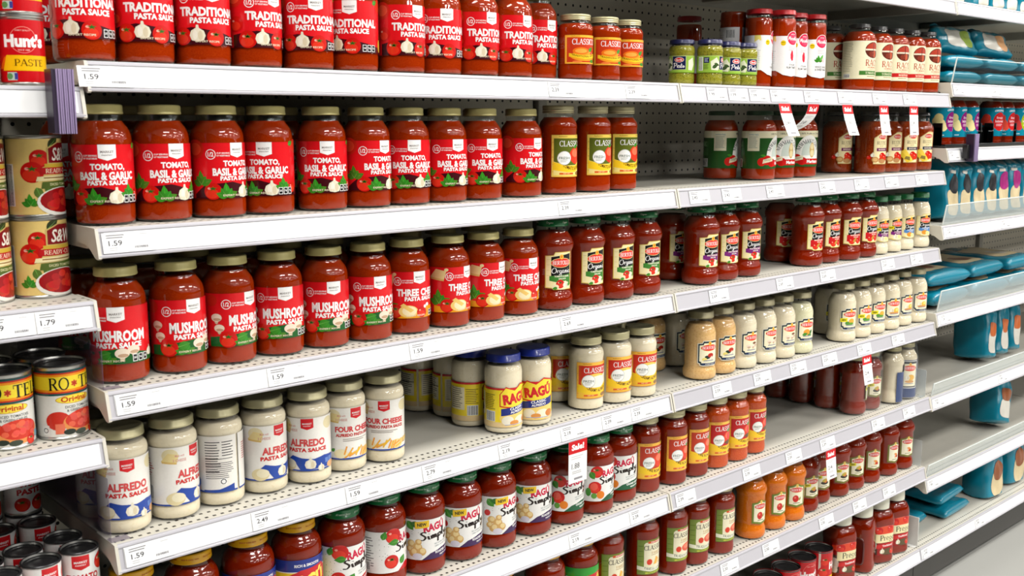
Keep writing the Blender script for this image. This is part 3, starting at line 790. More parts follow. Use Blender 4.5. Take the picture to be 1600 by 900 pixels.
def lab_simply(kind):
    L = Lab(); h = .0755; W = .126
    L.rect(-W, 0, W, h, (242, 240, 236))
    L.rect(.055, 0, W, h, (240, 238, 234)); L.lines(.062, .120, h - .008, 15, .0042, .0014, (90, 86, 86)); L.lines(-.118, -.066, h - .012, 12, .0046, .0016, (120, 116, 116), 7); L.bars(-.098, .006, -.074, .020)
    rnd = random.Random(5)
    for k in range(26):
        L.ell(-.056 + rnd.random() * .03, .022 + rnd.random() * .046, .0006, .0006, (40, 40, 40), 6); L.lv -= 1
    L.lv += 1
    L.txt('RAG\u00da', .003, h - .0130, .044, .0188, (206, 26, 70), .05, rot=.10); L.tri(SIMPLY, .006, .0430, .066, .0260, (44, 30, 26), rot=.10)
    L.txt('NO SUGAR ADDED', .018, .0292, .032, .0034, (150, 160, 160), .02, rot=.08); L.txt('100% OLIVE OIL', .018, .0244, .030, .0032, (150, 160, 160), .02, rot=.08)
    band, t1, t2 = {'trad': ((198, 34, 40), 'TRADITIONAL', 'PASTA SAUCE'), 'garlic': ((62, 34, 84), 'ROASTED GARLIC', 'PASTA SAUCE'), 'garden': ((30, 92, 58), 'CHUNKY GARDEN', 'VEGETABLE')}[kind]
    L.poly([(-.022, 0), (-.006, .0115), (.018, .0180), (.054, .0200), (.054, 0)], band)
    L.txt(t1, .026, .0125, .044, .0046, WH, .03, rot=.05); L.txt(t2, .028, .0060, .028, .0032, WH, .02, rot=.05)
    if kind == 'trad':
        L.tomato(-.030, h - .009, .014, False); L.leaf(-.050, h - .014, .016, .006, 70); L.leaf(-.020, h - .020, -.020, .006, 5); L.tomato(-.034, .020, .0125); L.leaf(-.016, .012, .018, .007, 55)
    elif kind == 'garlic':
        L.leaf(-.050, h - .004, .020, .0075, -50); L.leaf(-.026, h - .010, -.018, .006, -10, (40, 110, 40))
        L.poly([(-.034, h - .017), (-.034, h - .004), (-.008, h - .001), (-.008, h - .014)], YEL); L.txt('NEW', -.021, h - .009, .017, .0062, BLK, .04, rot=.1)
        for x, y, r_ in ((-.042, .030, .0078), (-.030, .024, .009), (-.038, .014, .0085), (-.022, .016, .008), (-.046, .020, .006), (-.028, .034, .006)):
            L.ell(x, y, r_, r_ * .95, (216, 172, 104)); L.ell(x + r_ * .2, y + r_ * .2, r_ * .6, r_ * .6, (240, 214, 154), 12)
        L.ell(-.050, .044, .006, .006, (206, 30, 24)); L.ell(-.030, .007, .009, .006, (220, 214, 226))
    else:
        L.tomato(-.030, h - .012, .0125); L.leaf(-.044, h - .012, .018, .007, -60); L.tomato(-.034, .030, .0130, False); L.ell(-.036, .032, .008, .008, (236, 90, 70)); L.ell(-.048, .020, .006, .009, (70, 140, 50)); L.ell(-.022, .014, .0085, .0085, (236, 130, 30)); L.ell(-.036, .012, .006, .006, (100, 160, 60))
    return L

def lab_ragu_white():
    L = Lab(); h = .079; W = .1135
    top = .076
    L.rect(-W, 0, W, top - .002, (250, 222, 40)); L.rect(-W, top - .004, W, top, (206, 34, 36))
    L.rect(-W, 0, W, .010, (236, 206, 150)); L.ell(0, .018, .036, .018, (248, 214, 120))
    L.poly([(-.036, .040), (-.036, .064), (-.024, .0785), (-.006, .072), (.010, .083), (.034, .0775), (.037, .044), (0, .034)], (206, 34, 36))
    L.poly([(-.034, .042), (-.034, .064), (-.024, .076), (-.006, .070), (.010, .080), (.032, .0755), (.035, .046), (0, .037)], (250, 224, 60))
    L.txt('RAG\u00da', -.001, .0585, .058, .0255, (210, 34, 40), .06, rot=.12)
    L.poly([(-.033, .022), (-.033, .036), (.034, .044), (.034, .030)], (32, 48, 130)); L.txt('CLASSIC', 0, .0365, .032, .0052, WH, .03, rot=.11); L.txt('ALFREDO', 0, .0300, .030, .0048, WH, .03, rot=.11)
    L.ell(-.020, .013, .012, .009, (244, 236, 214)); L.ell(.008, .012, .014, .009, (250, 240, 210)); L.ell(.024, .012, .010, .007, (214, 130, 60)); L.ell(-.006, .008, .010, .005, (226, 150, 70)); L.lines(-.026, .024, .004, 1, .003, .0015, (180, 180, 200))
    L.bars(-.066, .012, -.046, .030); L.lines(-.070, -.044, .062, 9, .0034, .0012, (120, 104, 30)); L.rect(-.108, .022, -.072, .066, (236, 226, 190)); L.lines(-.105, -.076, .062, 10, .0040, .0013, (80, 70, 60), 9)
    L.rect(.060, .022, .108, .068, (240, 234, 206)); L.lines(.063, .104, .064, 11, .0040, .0013, (80, 70, 60), 3); L.rect(.060, .0495, .108, .0508, BLK)
    return L

def lab_old(kind):
    L = Lab(); h = .083; W = .126
    c = (40, 56, 140) if kind == 'old' else (48, 160, 50)
    L.rect(-W, 0, W, h, (250, 216, 50)); L.rect(-W, h - .020, W, h, c); L.rect(-W, h - .0215, W, h - .020, WH)
    if kind == 'old': L.txt('RICH & SMOOTH', 0, h - .010, .044, .005, WH, .03)
    L.poly([(-.042, h - .058), (-.042, h - .030), (-.012, h - .018), (.030, h - .014), (.044, h - .024), (.044, h - .055)], (206, 34, 40)); L.txt('RAG\u00da', 0, h - .035, .066, .029, (252, 226, 90), .06, rot=.08)
    L.rect(-.040, h - .066, .040, h - .056, c); L.txt('OLD WORLD STYLE', 0, h - .061, .050, .005, WH, .03); L.tomato(-.020, .010, .010); L.tomato(.016, .009, .009)
    return L

def lab_pesto():
    L = Lab(); h = .0365; W = .088
    L.rect(-W, 0, W, h, (152, 190, 70)); L.rect(-W, h - .0012, W, h, (190, 214, 120)); L.rect(-W, 0, W, .0012, (110, 150, 40))
    L.poly([(-.034, .006), (-.036, .024), (-.022, .033), (-.014, .020), (-.018, .005)], (232, 232, 206)); L.leaf(-.032, .010, .016, .004, 30, (50, 70, 40)); L.leaf(-.028, .020, .014, .003, -20, (60, 80, 40))
    L.poly([(.022, .006), (.022, .026), (.034, .033), (.038, .018), (.032, .005)], (232, 232, 206))
    L.rect(-.0155, .0065, .0165, .0355, (206, 210, 180)); L.rect(-.0147, .0070, .0157, .0350, (26, 30, 74))
    L.ell(.001, .0275, .0105, .0054, WH); L.ell(.001, .0275, .0096, .0046, (214, 34, 30)); L.txt('Barilla', .001, .0275, .0140, .0046, WH, .02, .2); L.tri(PESTO, .0005, .0155, .026, .0120, WH)
    L.bars(-.064, .006, -.054, .033); L.rect(-.051, .021, -.039, .033, (26, 30, 74)); L.lines(-.0495, -.0405, .030, 4, .0022, .0009, (180, 190, 220)); L.lines(-.051, -.040, .017, 5, .0022, .0008, (90, 120, 40)); L.rect(.052, .004, .084, .034, (226, 232, 200)); L.lines(.054, .082, .031, 9, .0028, .0009, (70, 90, 50))
    return L

def lab_slim(kind):
    L = Lab(); h = .0860; W = .098
    L.rect(-W, .006, W, h - .001, (246, 244, 242))
    L.poly([(-.040, .0065), (-.022, -.004), (0, -.0075), (.022, -.004), (.040, .0065)], (246, 244, 242))
    L.ell(.002, h - .006, .0175, .0165, WH); L.ell(.002, h - .006, .0163, .0153, (224, 40, 80)); L.ell(.002, h - .006, .0125, .0115, (232, 70, 104)); L.tri(MEZZ, .002, h - .006, .029, .0098, WH); L.txt('NAPA VALLEY', .002, h + .003, .014, .0020, WH, .01)
    L.ell(-.0235, h - .017, .0062, .0062, (250, 212, 30)); L.txt('NEW', -.0235, h - .0155, .0085, .0028, (90, 70, 0), .03); L.txt('RECIPE', -.0235, h - .0195, .0080, .0018, (90, 70, 0), .02)
    L.lines(-.010, .014, h - .027, 3, .0036, .0012, (200, 180, 180))
    if kind == 'plum':
        L.poly([(.000, .028), (-.004, .034), (-.0045, .044), (-.001, .053), (.003, .050), (.0052, .040), (.004, .030)], (222, 44, 66)); L.txt('ITALIAN', .002, .0195, .018, .0042, (90, 90, 90), .01); L.txt('PLUM TOMATO', .002, .0130, .032, .0050, (80, 80, 80), .01)
    else:
        L.basil(-.006, .032, .016); L.leaf(-.002, .034, .018, .004, 60, (110, 180, 90)); L.ell(.008, .036, .005, .006, (236, 200, 200)); L.txt('WHOLE GARLIC', .002, .0195, .034, .0048, (80, 80, 80), .01); L.txt('& SWEET BASIL', .002, .0130, .034, .0048, (80, 80, 80), .01)
    L.poly([(-.056, h - .001), (-.056, h - .020), (-.040, h - .012), (-.042, h - .001)], (246, 226, 120)); L.poly([(-.058, h - .018), (-.046, h - .010), (-.040, h - .018), (-.052, h - .028)], WH); L.lines(-.060, -.040, .050, 7, .0045, .0012, (210, 210, 210)); L.bars(-.086, .012, -.066, .030); L.lines(.040, .090, h - .012, 14, .0046, .0014, (150, 150, 150))
    return L

def lab_rao(kind):
    L = Lab(); h = .0965; W = .123
    L.rect(-W, 0, W, h, (240, 232, 198))
    x = .006
    L.ell(x, h - .0235, .0262, .0205, (96, 40, 28)); L.poly([(x - .024, h - .020), (x - .018, h - .010), (x, h - .004), (x + .017, h - .009), (x + .024, h - .020)], (176, 62, 44)); L.rect(x - .0255, h - .0245, x + .0255, h - .0205, (232, 214, 190)); L.ell(x + .004, h - .033, .008, .009, (190, 84, 52), 14); L.ell(x - .008, h - .034, .007, .007, (130, 52, 36), 14); L.rect(x - .001, h - .042, x + .001, h - .005, (70, 28, 20))
    L.ser("RAO'S", x + .001, h - .0555, .049, .0168, (178, 58, 36)); L.txt('HOMEMADE', x, h - .0675, .034, .0046, (196, 110, 80), .01); L.lines(x - .012, x + .012, h - .0735, 1, .003, .0012, (200, 160, 120))
    c = (70, 124, 52) if kind == 'tom' else (200, 40, 40)
    L.rect(-.033, .0100, .048, .0205, c); L.ser('TOMATO BASIL' if kind == 'tom' else 'MARINARA', x + .002, .0152, .050 if kind == 'tom' else .038, .0060, (244, 236, 206)); L.lines(-.012, .018, .0055, 1, .002, .0018, (170, 150, 110))
    L.lines(-.085, -.050, h - .006, 18, .0042, .0012, (170, 160, 130), 4); L.bars(-.078, .004, -.058, .012); L.lines(.056, .112, h - .010, 18, .0044, .0013, (170, 160, 130), 2)
    return L

def lab_newman():
    L = Lab(); h = .0890; W = .124
    L.rect(-W, 0, W, h, (44, 92, 40)); L.rect(-W, h - .0165, W, h, (240, 232, 198))
    L.txt('100% Profits to Charity', .012, h - .0075, .058, .0058, (60, 56, 50), .01)
    L.ell(.006, .028, .034, .050, (250, 248, 242), 28, 0, 180); L.ell(.006, .028, .020, .036, (214, 224, 214), 24, 0, 180); L.rect(-.028, .010, .040, .028, (250, 248, 242))
    T, asp = serif_tris("NEWMAN'S OWN")
    L.tri((T, asp), .006, .0635, .078, .0105, (30, 30, 40), arc=.030)
    L.ell(.014, .041, .0075, .019, (214, 176, 110)); L.ell(.014, .050, .0055, .0075, (240, 222, 170), 14); L.ell(.014, .034, .0055, .0080, (240, 222, 170), 14)
    L.ell(-.026, .020, .013, .0115, (208, 30, 24)); L.ell(-.040, .016, .010, .010, (214, 40, 30)); L.ell(-.012, .014, .012, .010, (196, 24, 20)); L.leaf(-.030, .030, .014, .003, 170)
    L.poly([(-.010, .006), (-.010, .020), (.042, .020), (.042, .006)], (206, 30, 30)); L.txt('Marinara', .018, .013, .036, .0082, WH, .04)
    L.poly([(-.038, .012), (-.036, .022), (-.010, .028), (-.010, .018)], (240, 230, 196)); L.lines(-.034, -.013, .022, 2, .003, .001, (120, 110, 90))
    L.rect(-.076, .042, -.046, h - .003, (240, 234, 206)); L.txt('nutrition facts', -.061, h - .008, .024, .004, (90, 140, 160), .01); L.lines(-.073, -.050, h - .014, 9, .0032, .0010, (130, 150, 150)); L.rect(-.084, h - .0165, -.078, h, (246, 240, 214))
    L.bars(-.118, .004, -.094, .022); L.rect(-.120, .030, -.092, .048, (60, 112, 56)); L.rect(-.120, .050, -.092, .064, (60, 112, 56)); L.lines(-.118, -.096, .062, 4, .003, .001, (150, 190, 140)); L.rect(.060, .006, .116, h - .004, (236, 232, 204)); L.lines(.064, .112, h - .012, 16, .0044, .0013, (80, 90, 70))
    return L

def lab_rustic(kind):
    L = Lab(); h = .0855; W = .0225
    L.poly([(-W, .0), (-W, h - .016), (-W * .6, h - .010), (0, h - .001), (W * .5, h), (W, h - .002), (W, 0)], (226, 196, 130))
    L.poly([(-W * .92, .002), (-W * .92, h - .017), (-W * .5, h - .0105), (0, h - .003), (W * .92, h - .004), (W * .92, .002)], (242, 226, 176))
    L.ell(.004, h - .013, .0135, .0062, (214, 50, 34)); L.ser('BERTOLLI', .004, h - .013, .023, .0058, WH)
    L.ser('RUSTIC', .001, h - .0290, .030, .0095, (110, 92, 70)); L.txt('CUT', .001, h - .0375, .012, .0036, (120, 100, 80), .01)
    c = (112, 36, 92) if kind == 'roast' else (44, 54, 76)
    L.rect(-W * .62, h - .0510, W, h - .0425, c); L.txt('MARINARA', .004, h - .0468, .026, .0040, (240, 220, 200), .02)
    L.tomato(.004, .022, .009, False); L.tomato(.014, .017, .009, False); L.ell(.002, .012, .009, .007, (206, 60, 30))
    if kind == 'roast':
        L.ell(-.017, .012, .0095, .0075, (196, 140, 80)); L.ell(-.017, .012, .0065, .005, (224, 180, 120)); L.garlic(-.024, .024, .006); L.tomato(-.034, .018, .0055, False); L.ell(.004, .008, .012, .006, (190, 140, 90))
    else:
        L.poly([(-.034, .022), (-.026, .034), (-.002, .004), (-.012, .000)], (236, 200, 60)); L.poly([(-.028, .032), (-.018, .038), (.006, .006), (-.002, .002)], (246, 214, 80)); L.poly([(-.020, .010), (-.016, .018), (-.004, .016), (-.004, .006)], (140, 120, 60))
    return L

def lab_teal(c, food):
    L = Lab(); h = .088; W = .110
    L.rect(-W, 0, W, h, (10, 130, 156))
    for k, x in enumerate((-.040, -.028, -.034, -.020)): L.ell(x, (.046, .040, .056, .030)[k], .013, .013, food if k % 2 == 0 else tuple(min(255, q + 18) for q in food))
    L.ell(.010, .045, .0235, .0290, c); L.txt('Simply', .010, .056, .026, .0085, (250, 230, 236), .01); L.txt('balanced', .010, .0465, .034, .0080, (250, 230, 236), .01); L.lines(-.004, .022, .036, 2, .0042, .0016, (240, 210, 220))
    L.txt('ORGANIC', .010, h - .0085, .040, .0058, (226, 242, 244), .03, bend=-.002); L.lines(-.030, -.016, .005, 1, .003, .002, (220, 240, 240))
    return L

def can_label(kind):
    L = Lab()
    if kind == 'paste':
        h = .077; W = .0905
        L.rect(-W, 0, W, h, (202, 16, 24)); L.ring(0, .052, .0165, .0007, (236, 140, 130)); L.txt("Hunt's", .001, .051, .050, .0165, WH, .05)
        L.txt('FAMILY QUALITY', 0, .0635, .018, .0022, (240, 190, 180), .01); L.txt('SINCE 1888', 0, .0395, .014, .0022, (240, 190, 180), .01)
        L.poly([(-.034, .016), (-.026, .030), (-.020, .034), (-.018, .016)], (236, 90, 20)); L.poly([(-.028, .014), (-.022, .033), (.038, .033), (.038, .014)], (252, 194, 20)); L.ser('PASTE', .006, .024, .036, .0088, (110, 70, 10))
        L.rect(-.022, .002, -.010, .012, (190, 210, 200)); L.ell(-.019, .007, .004, .004, (90, 150, 90), 12); L.rect(-.013, .003, -.009, .011, (70, 70, 150)); L.lines(.042, .084, .068, 14, .0044, .0014, (240, 190, 180)); L.bars(-.080, .010, -.058, .030)
    elif kind == 'diced':
        h = .100; W = .1175
        L.rect(-W, 0, W, h, (236, 204, 124)); L.poly([(-.010, 0), (-.010, .020), (.030, .060), (W, .050), (W, 0)], (244, 224, 160))
        L.bars(-.062, .012, -.050, .066); L.rect(-.066, 0, -.062, h, (60, 40, 20))
        L.tomato(-.014, .074, .012); L.tomato(-.024, .056, .014); L.tomato(.044, .080, .012); L.leaf(-.002, .088, .022, .006, 40, (50, 60, 30)); L.leaf(-.020, .036, .018, .006, -70, (90, 120, 50)); L.basil(-.028, .012, .016); L.leaf(-.006, .040, .016, .005, -80, (80, 110, 40))
        L.poly([(-.004, .066), (-.004, .088), (.014, .096), (.034, .096), (.050, .086), (.050, .066)], (212, 184, 110)); L.poly([(-.002, .068), (-.002, .087), (.014, .0945), (.034, .0945), (.048, .085), (.048, .068)], (130, 18, 24))
        L.txt('S&W', .022, .0795, .038, .0175, (246, 238, 224), .02, .25)
        L.rect(-.008, .062, .060, .067, (212, 176, 60)); L.rect(-.014, .053, .060, .0620, (190, 24, 28)); L.ser('READY-CUT', .016, .0575, .046, .0062, (250, 232, 200)); L.poly([(-.020, .044), (-.018, .050), (.060, .054), (.060, .047)], (246, 230, 176)); L.lines(-.010, .046, .0475, 1, .003, .0016, (150, 110, 60))
        L.poly([(-.014, .034), (-.012, .043), (.060, .046), (.060, .034)], (86, 104, 40)); L.txt('DICED TOMATOES', .018, .0395, .040, .0034, (240, 232, 180), .01)
        L.ell(.018, .016, .0385, .0200, (240, 236, 226)); L.ell(.018, .018, .0345, .0170, (160, 20, 24))
        rnd = random.Random(4)
        for k in range(16): L.ell(.018 + rnd.uniform(-.026, .026), .018 + rnd.uniform(-.010, .010), .006, .005, (rnd.randint(186, 220), rnd.randint(30, 60), 34), 9)
    elif kind == 'chili':
        h = .091; W = .108
        L.rect(-W, 0, W, h, (232, 230, 222)); L.rect(-W, h - .003, W, h, (20, 70, 70)); L.rect(-W, h - .031, W, h - .003, (204, 44, 20)); L.rect(-W, h - .029, W, h - .005, (250, 150, 20)); L.rect(-W, h - .026, W, h - .008, (252, 224, 50)); L.rect(-W, h - .034, W, h - .031, (20, 80, 80))
        L.ser('RO', -.022, h - .018, .026, .0175, BLK); L.ser('*', -.002, h - .019, .009, .009, (206, 60, 30)); L.ser('TEL', .024, h - .018, .038, .0175, BLK)
        L.ell(-.002, h - .040, .026, .0062, (200, 140, 20)); L.ell(-.002, h - .040, .025, .0055, (252, 226, 70)); L.txt('Original', -.002, h - .0402, .038, .0085, (196, 50, 20), .03)
        L.txt('DICED TOMATOES', .004, h - .0505, .040, .0036, (50, 50, 50), .01); L.txt('& GREEN CHILIES', .004, h - .0555, .036, .0034, (50, 50, 50), .01)
        L.ell(-.026, .022, .016, .013, (206, 50, 34)); L.ell(.010, .018, .030, .0165, (236, 150, 80)); L.ell(.010, .0215, .027, .0135, (214, 54, 36))
        rnd = random.Random(6)
        for k in range(18): L.ell(.010 + rnd.uniform(-.020, .020), .022 + rnd.uniform(-.008, .008), .0048, .004, (rnd.randint(216, 244), rnd.randint(70, 110), 70), 8)
        L.rect(-.030, .004, -.018, .018, (236, 120, 90)); L.ell(-.012, .006, .008, .004, (40, 50, 40), 12); L.ell(.004, .004, .009, .004, (60, 70, 56), 12); L.rect(-.048, .002, -.038, .016, (236, 236, 230)); L.ring(-.043, .009, .0035, .001, BLK); L.tomato(.026, .005, .007); L.rect(.034, .006, .044, .015, (120, 170, 190)); L.bars(-.088, .010, -.066, .040)
    elif kind == 'mpaste':
        h = .079; W = .083
        L.rect(-W, 0, W, h, (240, 238, 234)); shield(L, -.006, h - .001, .0240, .0210, (206, 22, 30), WH)
        L.txt('TOMATO', -.004, .0455, .046, .0105, (200, 22, 28), .05); L.txt('PASTE', -.004, .0325, .038, .0095, (200, 22, 28), .05); L.tomato(.026, .063, .0120); L.tomato(-.016, .013, .011); L.tomato(.010, .012, .012); L.lines(.046, .078, .066, 12, .0044, .0016, (60, 60, 60)); L.lines(-.078, -.044, .064, 9, .0050, .0016, (130, 120, 120), 6)
    else:   # big sauce can
        h = .108; W = .1205
        L.rect(-W, 0, W, h, (202, 20, 28)); L.ring(0, .074, .0240, .0010, (236, 130, 120)); L.txt("Hunt's", 0, .066, .066, .0235, WH, .05); L.txt('FAMILY QUALITY', 0, .090, .026, .003, (240, 190, 180), .01)
        L.rect(-.066, 0, -.060, h, (226, 214, 200)); L.rect(-.104, .052, -.094, .064, WH); L.rect(-.106, .024, -.090, .040, WH); L.lines(-.104, -.092, .037, 4, .0032, .0016, (60, 60, 60)); L.tomato(-.046, .080, .014); L.tomato(-.050, .050, .016); L.tomato(-.044, .020, .014); L.rect(-.034, .018, .040, .036, (252, 200, 30)); L.ser('SAUCE', .002, .027, .040, .010, (110, 60, 10))
    return L

def lab_jug():
    L = Lab(); h = .088; W = .046
    L.rect(-W, 0, W, h, (156, 22, 18)); L.ell(0, h - .012, .044, .014, (226, 70, 34)); L.tomato(-.024, h - .012, .011, False); L.tomato(.014, h - .008, .010, False)
    L.rect(-W, .002, -W + .018, h * .62, (70, 40, 24)); L.ell(-W + .009, .030, .007, .016, (206, 196, 180)); L.ell(-W + .009, .012, .005, .010, (220, 214, 200))
    L.rect(-W + .012, h * .44, W, h * .74, (242, 230, 180)); L.ser('Prego', .006, h * .58, .054, .0215, (26, 32, 26)); L.poly([(-W + .014, h * .24), (-W + .014, h * .37), (W, h * .43), (W, h * .30)], (206, 34, 34)); L.txt('Traditional', .006, h * .335, .036, .006, WH, .02, rot=.05)
    L.ell(.010, .010, .030, .010, (96, 80, 50)); L.garlic(-.012, .012, .008); L.tomato(.024, .010, .009)
    return L

# ------------------------------------------------------------------ containers
def off(prof, d, ztop):
    """inner contents of a jar profile: inset by d, cut flat at ztop"""
    out = [(0, prof[0][1] + d * 1.4)]
    for (r0, z0), (r1, z1) in zip(prof, prof[1:] + [prof[-1]]):
        if r0 < 1e-6: continue
        z = max(z0, prof[0][1] + d * 1.4)
        if z0 > ztop: break
        out.append((max(r0 - d, .001), z))
        if z1 > ztop > z0:
            t = (ztop - z0) / (z1 - z0); out.append((max(r0 + (r1 - r0) * t - d, .001), ztop)); break
    out.append((0, out[-1][1]))
    return out

def lid_prof(r, z0, z1):
    return [(r - .0012, z0), (r, z0 + .0008), (r, z0 + .0030), (r - .0005, z0 + .0036), (r - .0005, z1 - .0024), (r - .0018, z1 - .0006), (r - .0036, z1), (r - .0050, z1 - .0006), (0, z1 - .0009)]
def mason_lid(r, z0, z1):
    h = z1 - z0
    return [(r - .0010, z0), (r, z0 + h * .10), (r - .0010, z0 + h * .24), (r, z0 + h * .38), (r - .0010, z0 + h * .52), (r - .0002, z0 + h * .66), (r - .0002, z1 - .0018), (r - .0014, z1 - .0003), (r - .0030, z1), (r - .0044, z1 - .0007), (0, z1 - .0009)]

P_ = {}
P_['MP'] = [(0, .0012), (.030, .0004), (.0335, 0), (.0370, .0016), (.0390, .0045), (.0398, .009), (.0400, .016), (.0400, .116), (.0394, .1215), (.0376, .1275), (.0348, .1325), (.0316, .1365), (.0292, .1400), (.0284, .1440), (.0284, .1520)]
P_['CL'] = [(0, .0012), (.030, 0), (.0345, .0014), (.0368, .0045), (.0377, .009), (.0380, .016), (.0372, .026), (.0372, .122), (.0380, .128), (.0378, .1335), (.0362, .1385), (.0330, .1430), (.0300, .1465), (.0292, .1500), (.0292, .1560)]
P_['BO'] = [(0, .0014), (.032, 0), (.0378, .0018), (.0406, .0060), (.0423, .0130), (.0425, .0205), (.0416, .0275), (.0392, .0340), (.0377, .0390), (.0374, .0425), (.0382, .0455), (.0390, .050), (.0392, .085), (.0393, .1150), (.0410, .1180), (.0428, .1225), (.0432, .1270), (.0424, .1325), (.0400, .1385), (.0362, .1445), (.0325, .1495), (.0304, .1535), (.0297, .1575), (.0297, .1640)]
P_['BA'] = [(0, .0013), (.029, 0), (.0350, .0018), (.0380, .0060), (.0392, .0120), (.0390, .0195), (.0372, .0260), (.0352, .0310), (.0350, .0345), (.0356, .0380), (.0362, .090), (.0368, .100), (.0364, .1080), (.0345, .1160), (.0315, .1230), (.0288, .1280), (.0280, .1320), (.0280, .1430)]
P_['AL'] = [(0, .0013), (.031, 0), (.0350, .0016), (.0370, .0060), (.0375, .0120), (.0372, .0205), (.0364, .0225), (.0364, .1125), (.0372, .1145), (.0374, .1190), (.0366, .1250), (.0345, .1288), (.0318, .1310), (.0312, .1345), (.0312, .1400)]
P_['RW'] = [(0, .0013), (.030, 0), (.0345, .0016), (.0364, .0060), (.0370, .0110), (.0364, .0130), (.0364, .0950), (.0370, .0980), (.0370, .1160), (.0360, .1230), (.0342, .1280), (.0322, .1310), (.0316, .1340), (.0316, .1390)]
P_['RS'] = [(0, .0013), (.034, 0), (.0392, .0016), (.0416, .0060), (.0424, .0120), (.0420, .0280), (.0412, .0300), (.0412, .1060), (.0420, .1080), (.0424, .1160), (.0416, .1245), (.0392, .1320), (.0352, .1380), (.0316, .1420), (.0302, .1450), (.0302, .1520)]
P_['CA'] = [(0, .0012), (.030, 0), (.0345, .0014), (.0366, .0045), (.0376, .009), (.0377, .016), (.0370, .022), (.0370, .106), (.0377, .111), (.0374, .1170), (.0358, .1225), (.0325, .1265), (.0305, .1290), (.0300, .1320), (.0300, .1360)]
P_['PE'] = [(0, .0010), (.022, 0), (.0265, .0012), (.0287, .0050), (.0294, .0110), (.0294, .0190), (.0284, .0240), (.0282, .0262), (.0282, .0622), (.0286, .0650), (.0295, .0700), (.0294, .0760), (.0282, .0810), (.0264, .0840), (.0258, .0860), (.0258, .0890)]
P_['ME'] = [(0, .0010), (.026, 0), (.0302, .0014), (.0316, .0050), (.0320, .0110), (.0320, .1480), (.0312, .1545), (.0296, .1585), (.0282, .1610), (.0280, .1640), (.0280, .1690)]
P_['RAO'] = [(0, .0012), (.033, 0), (.0384, .0014), (.0406, .0050), (.0414, .0120), (.0414, .1300), (.0404, .1370), (.0374, .1430), (.0325, .1490), (.0272, .1535), (.0252, .1565), (.0248, .1620)]
P_['NEW'] = [(0, .0012), (.033, 0), (.0384, .0014), (.0406, .0050), (.0414, .0120), (.0414, .1190), (.0404, .1270), (.0380, .1340), (.0345, .1395), (.0318, .1430), (.0306, .1465), (.0306, .1555)]
P_['BR'] = [(0, .0012), (.035, 0), (.0402, .0016), (.0426, .0060), (.0434, .0140), (.0434, .1160), (.0424, .1220), (.0395, .1285), (.0345, .1340), (.0306, .1380), (.0292, .1420), (.0290, .1560)]
P_['BR'] = [(r * .966, z) for r, z in P_['BR']]
P_['CS'] = [(0, .0012), (.027, 0), (.0315, .0014), (.0338, .0045), (.0347, .009), (.0350, .015), (.0343, .023), (.0343, .088), (.0350, .093), (.0347, .0985), (.0332, .1025), (.0305, .1055), (.0285, .1080), (.0280, .1100), (.0280, .1130)]
P_['TJ'] = [(r * .9375, z * .945) for r, z in P_['MP']]
P_['OW'] = [(r * .875, z * 1.02) for r, z in P_['BA']]
P_['RY'] = P_['RS']
P_['BV'] = [(r * .925, z * .975) for r, z in P_['BO']]
# type: (fill height, lid radius, lid z0, z1, mason?, label z0, label radius)
INFO = {'CS': (.106, .0298, .1120, .1235, 1, .0300, .0347), 'MP': (.141, .0298, .1500, .1635, 0, .0290, .0402), 'CL': (.148, .0310, .1555, .1705, 1, .0340, .0376), 'BO': (.152, .0318, .1630, .1765, 0, .0415, .0396), 'BA': (.128, .0298, .1420, .1580, 0, .0345, .0366),
        'AL': (.131, .0326, .1390, .1530, 0, .0235, .0368), 'RW': (.130, .0332, .1375, .1525, 0, .0140, .0368), 'RS': (.143, .0318, .1510, .1665, 0, .0300, .0416), 'CA': (.127, .0318, .1350, .1510, 1, .0255, .0374),
        'PE': (.084, .0275, .0880, .0980, 0, .0262, .0286), 'ME': (.158, .0305, .1670, .1785, 0, .0330, .0324), 'RAO': (.151, .0265, .1600, .1710, 0, .0300, .0418), 'NEW': (.143, .0322, .1545, .1650, 0, .0280, .0418),
        'BR': (.140, .0300, .1550, .1650, 0, .0260, .0423), 'TJ': (.133, .0280, .1420, .1540, 0, .0250, .0379), 'OW': (.131, .0262, .1450, .1600, 0, .0360, .0325), 'RY': (.143, .0318, .1510, .1665, 0, .0260, .0428), 'BV': (.148, .0290, .1590, .1720, 0, .0400, .0368)}
SAUCE = {'CS': 'red', 'MP': 'red', 'CL': 'red', 'BO': 'dred', 'BA': 'white', 'AL': 'white', 'RW': 'white', 'RS': 'dred', 'CA': 'white', 'PE': 'pesto', 'ME': 'red', 'RAO': 'red', 'NEW': 'red', 'BR': 'rust', 'TJ': 'dred', 'OW': 'white', 'RY': 'dred', 'BV': 'dred',
         ('BA', 'pepper'): 'tan', ('BA', 'basil'): 'greenish', ('CL', 'vodka'): 'orange', ('BV', 'vodka'): 'vodka', ('CL', 'fire'): 'dred', ('CL', 'parm'): 'dred', ('CL', 'ftrad'): 'dred'}
LIDM = {'CS': 'palegold', 'MP': 'gold', 'CL': 'palegold', 'BO': 'greenlid', 'BA': 'shadedlid', 'AL': 'palegold', 'RW': 'bluelid', 'RS': 'greenlid', 'CA': 'palegold', 'PE': 'navylid', 'ME': 'redlid', 'RAO': 'blacklid', 'NEW': 'dgreenlid', 'BR': 'blacklid', 'TJ': 'gold', 'OW': 'greenlid', 'RY': 'yellowlid', 'BV': 'palegold'}
LABF = {('MP', k): (lambda k=k: lab_market(k)) for k in ('trad', 'tom', 'mush', 'three')}
LABF.update({('AL', k): (lambda k=k: lab_alfredo(k)) for k in ('alf', 'four')})
LABF.update({('CL', k): (lambda k=k: lab_classic(k)) for k in ('trad', 'tob', 'fire', 'vodka', 'parm', 'ftrad')})
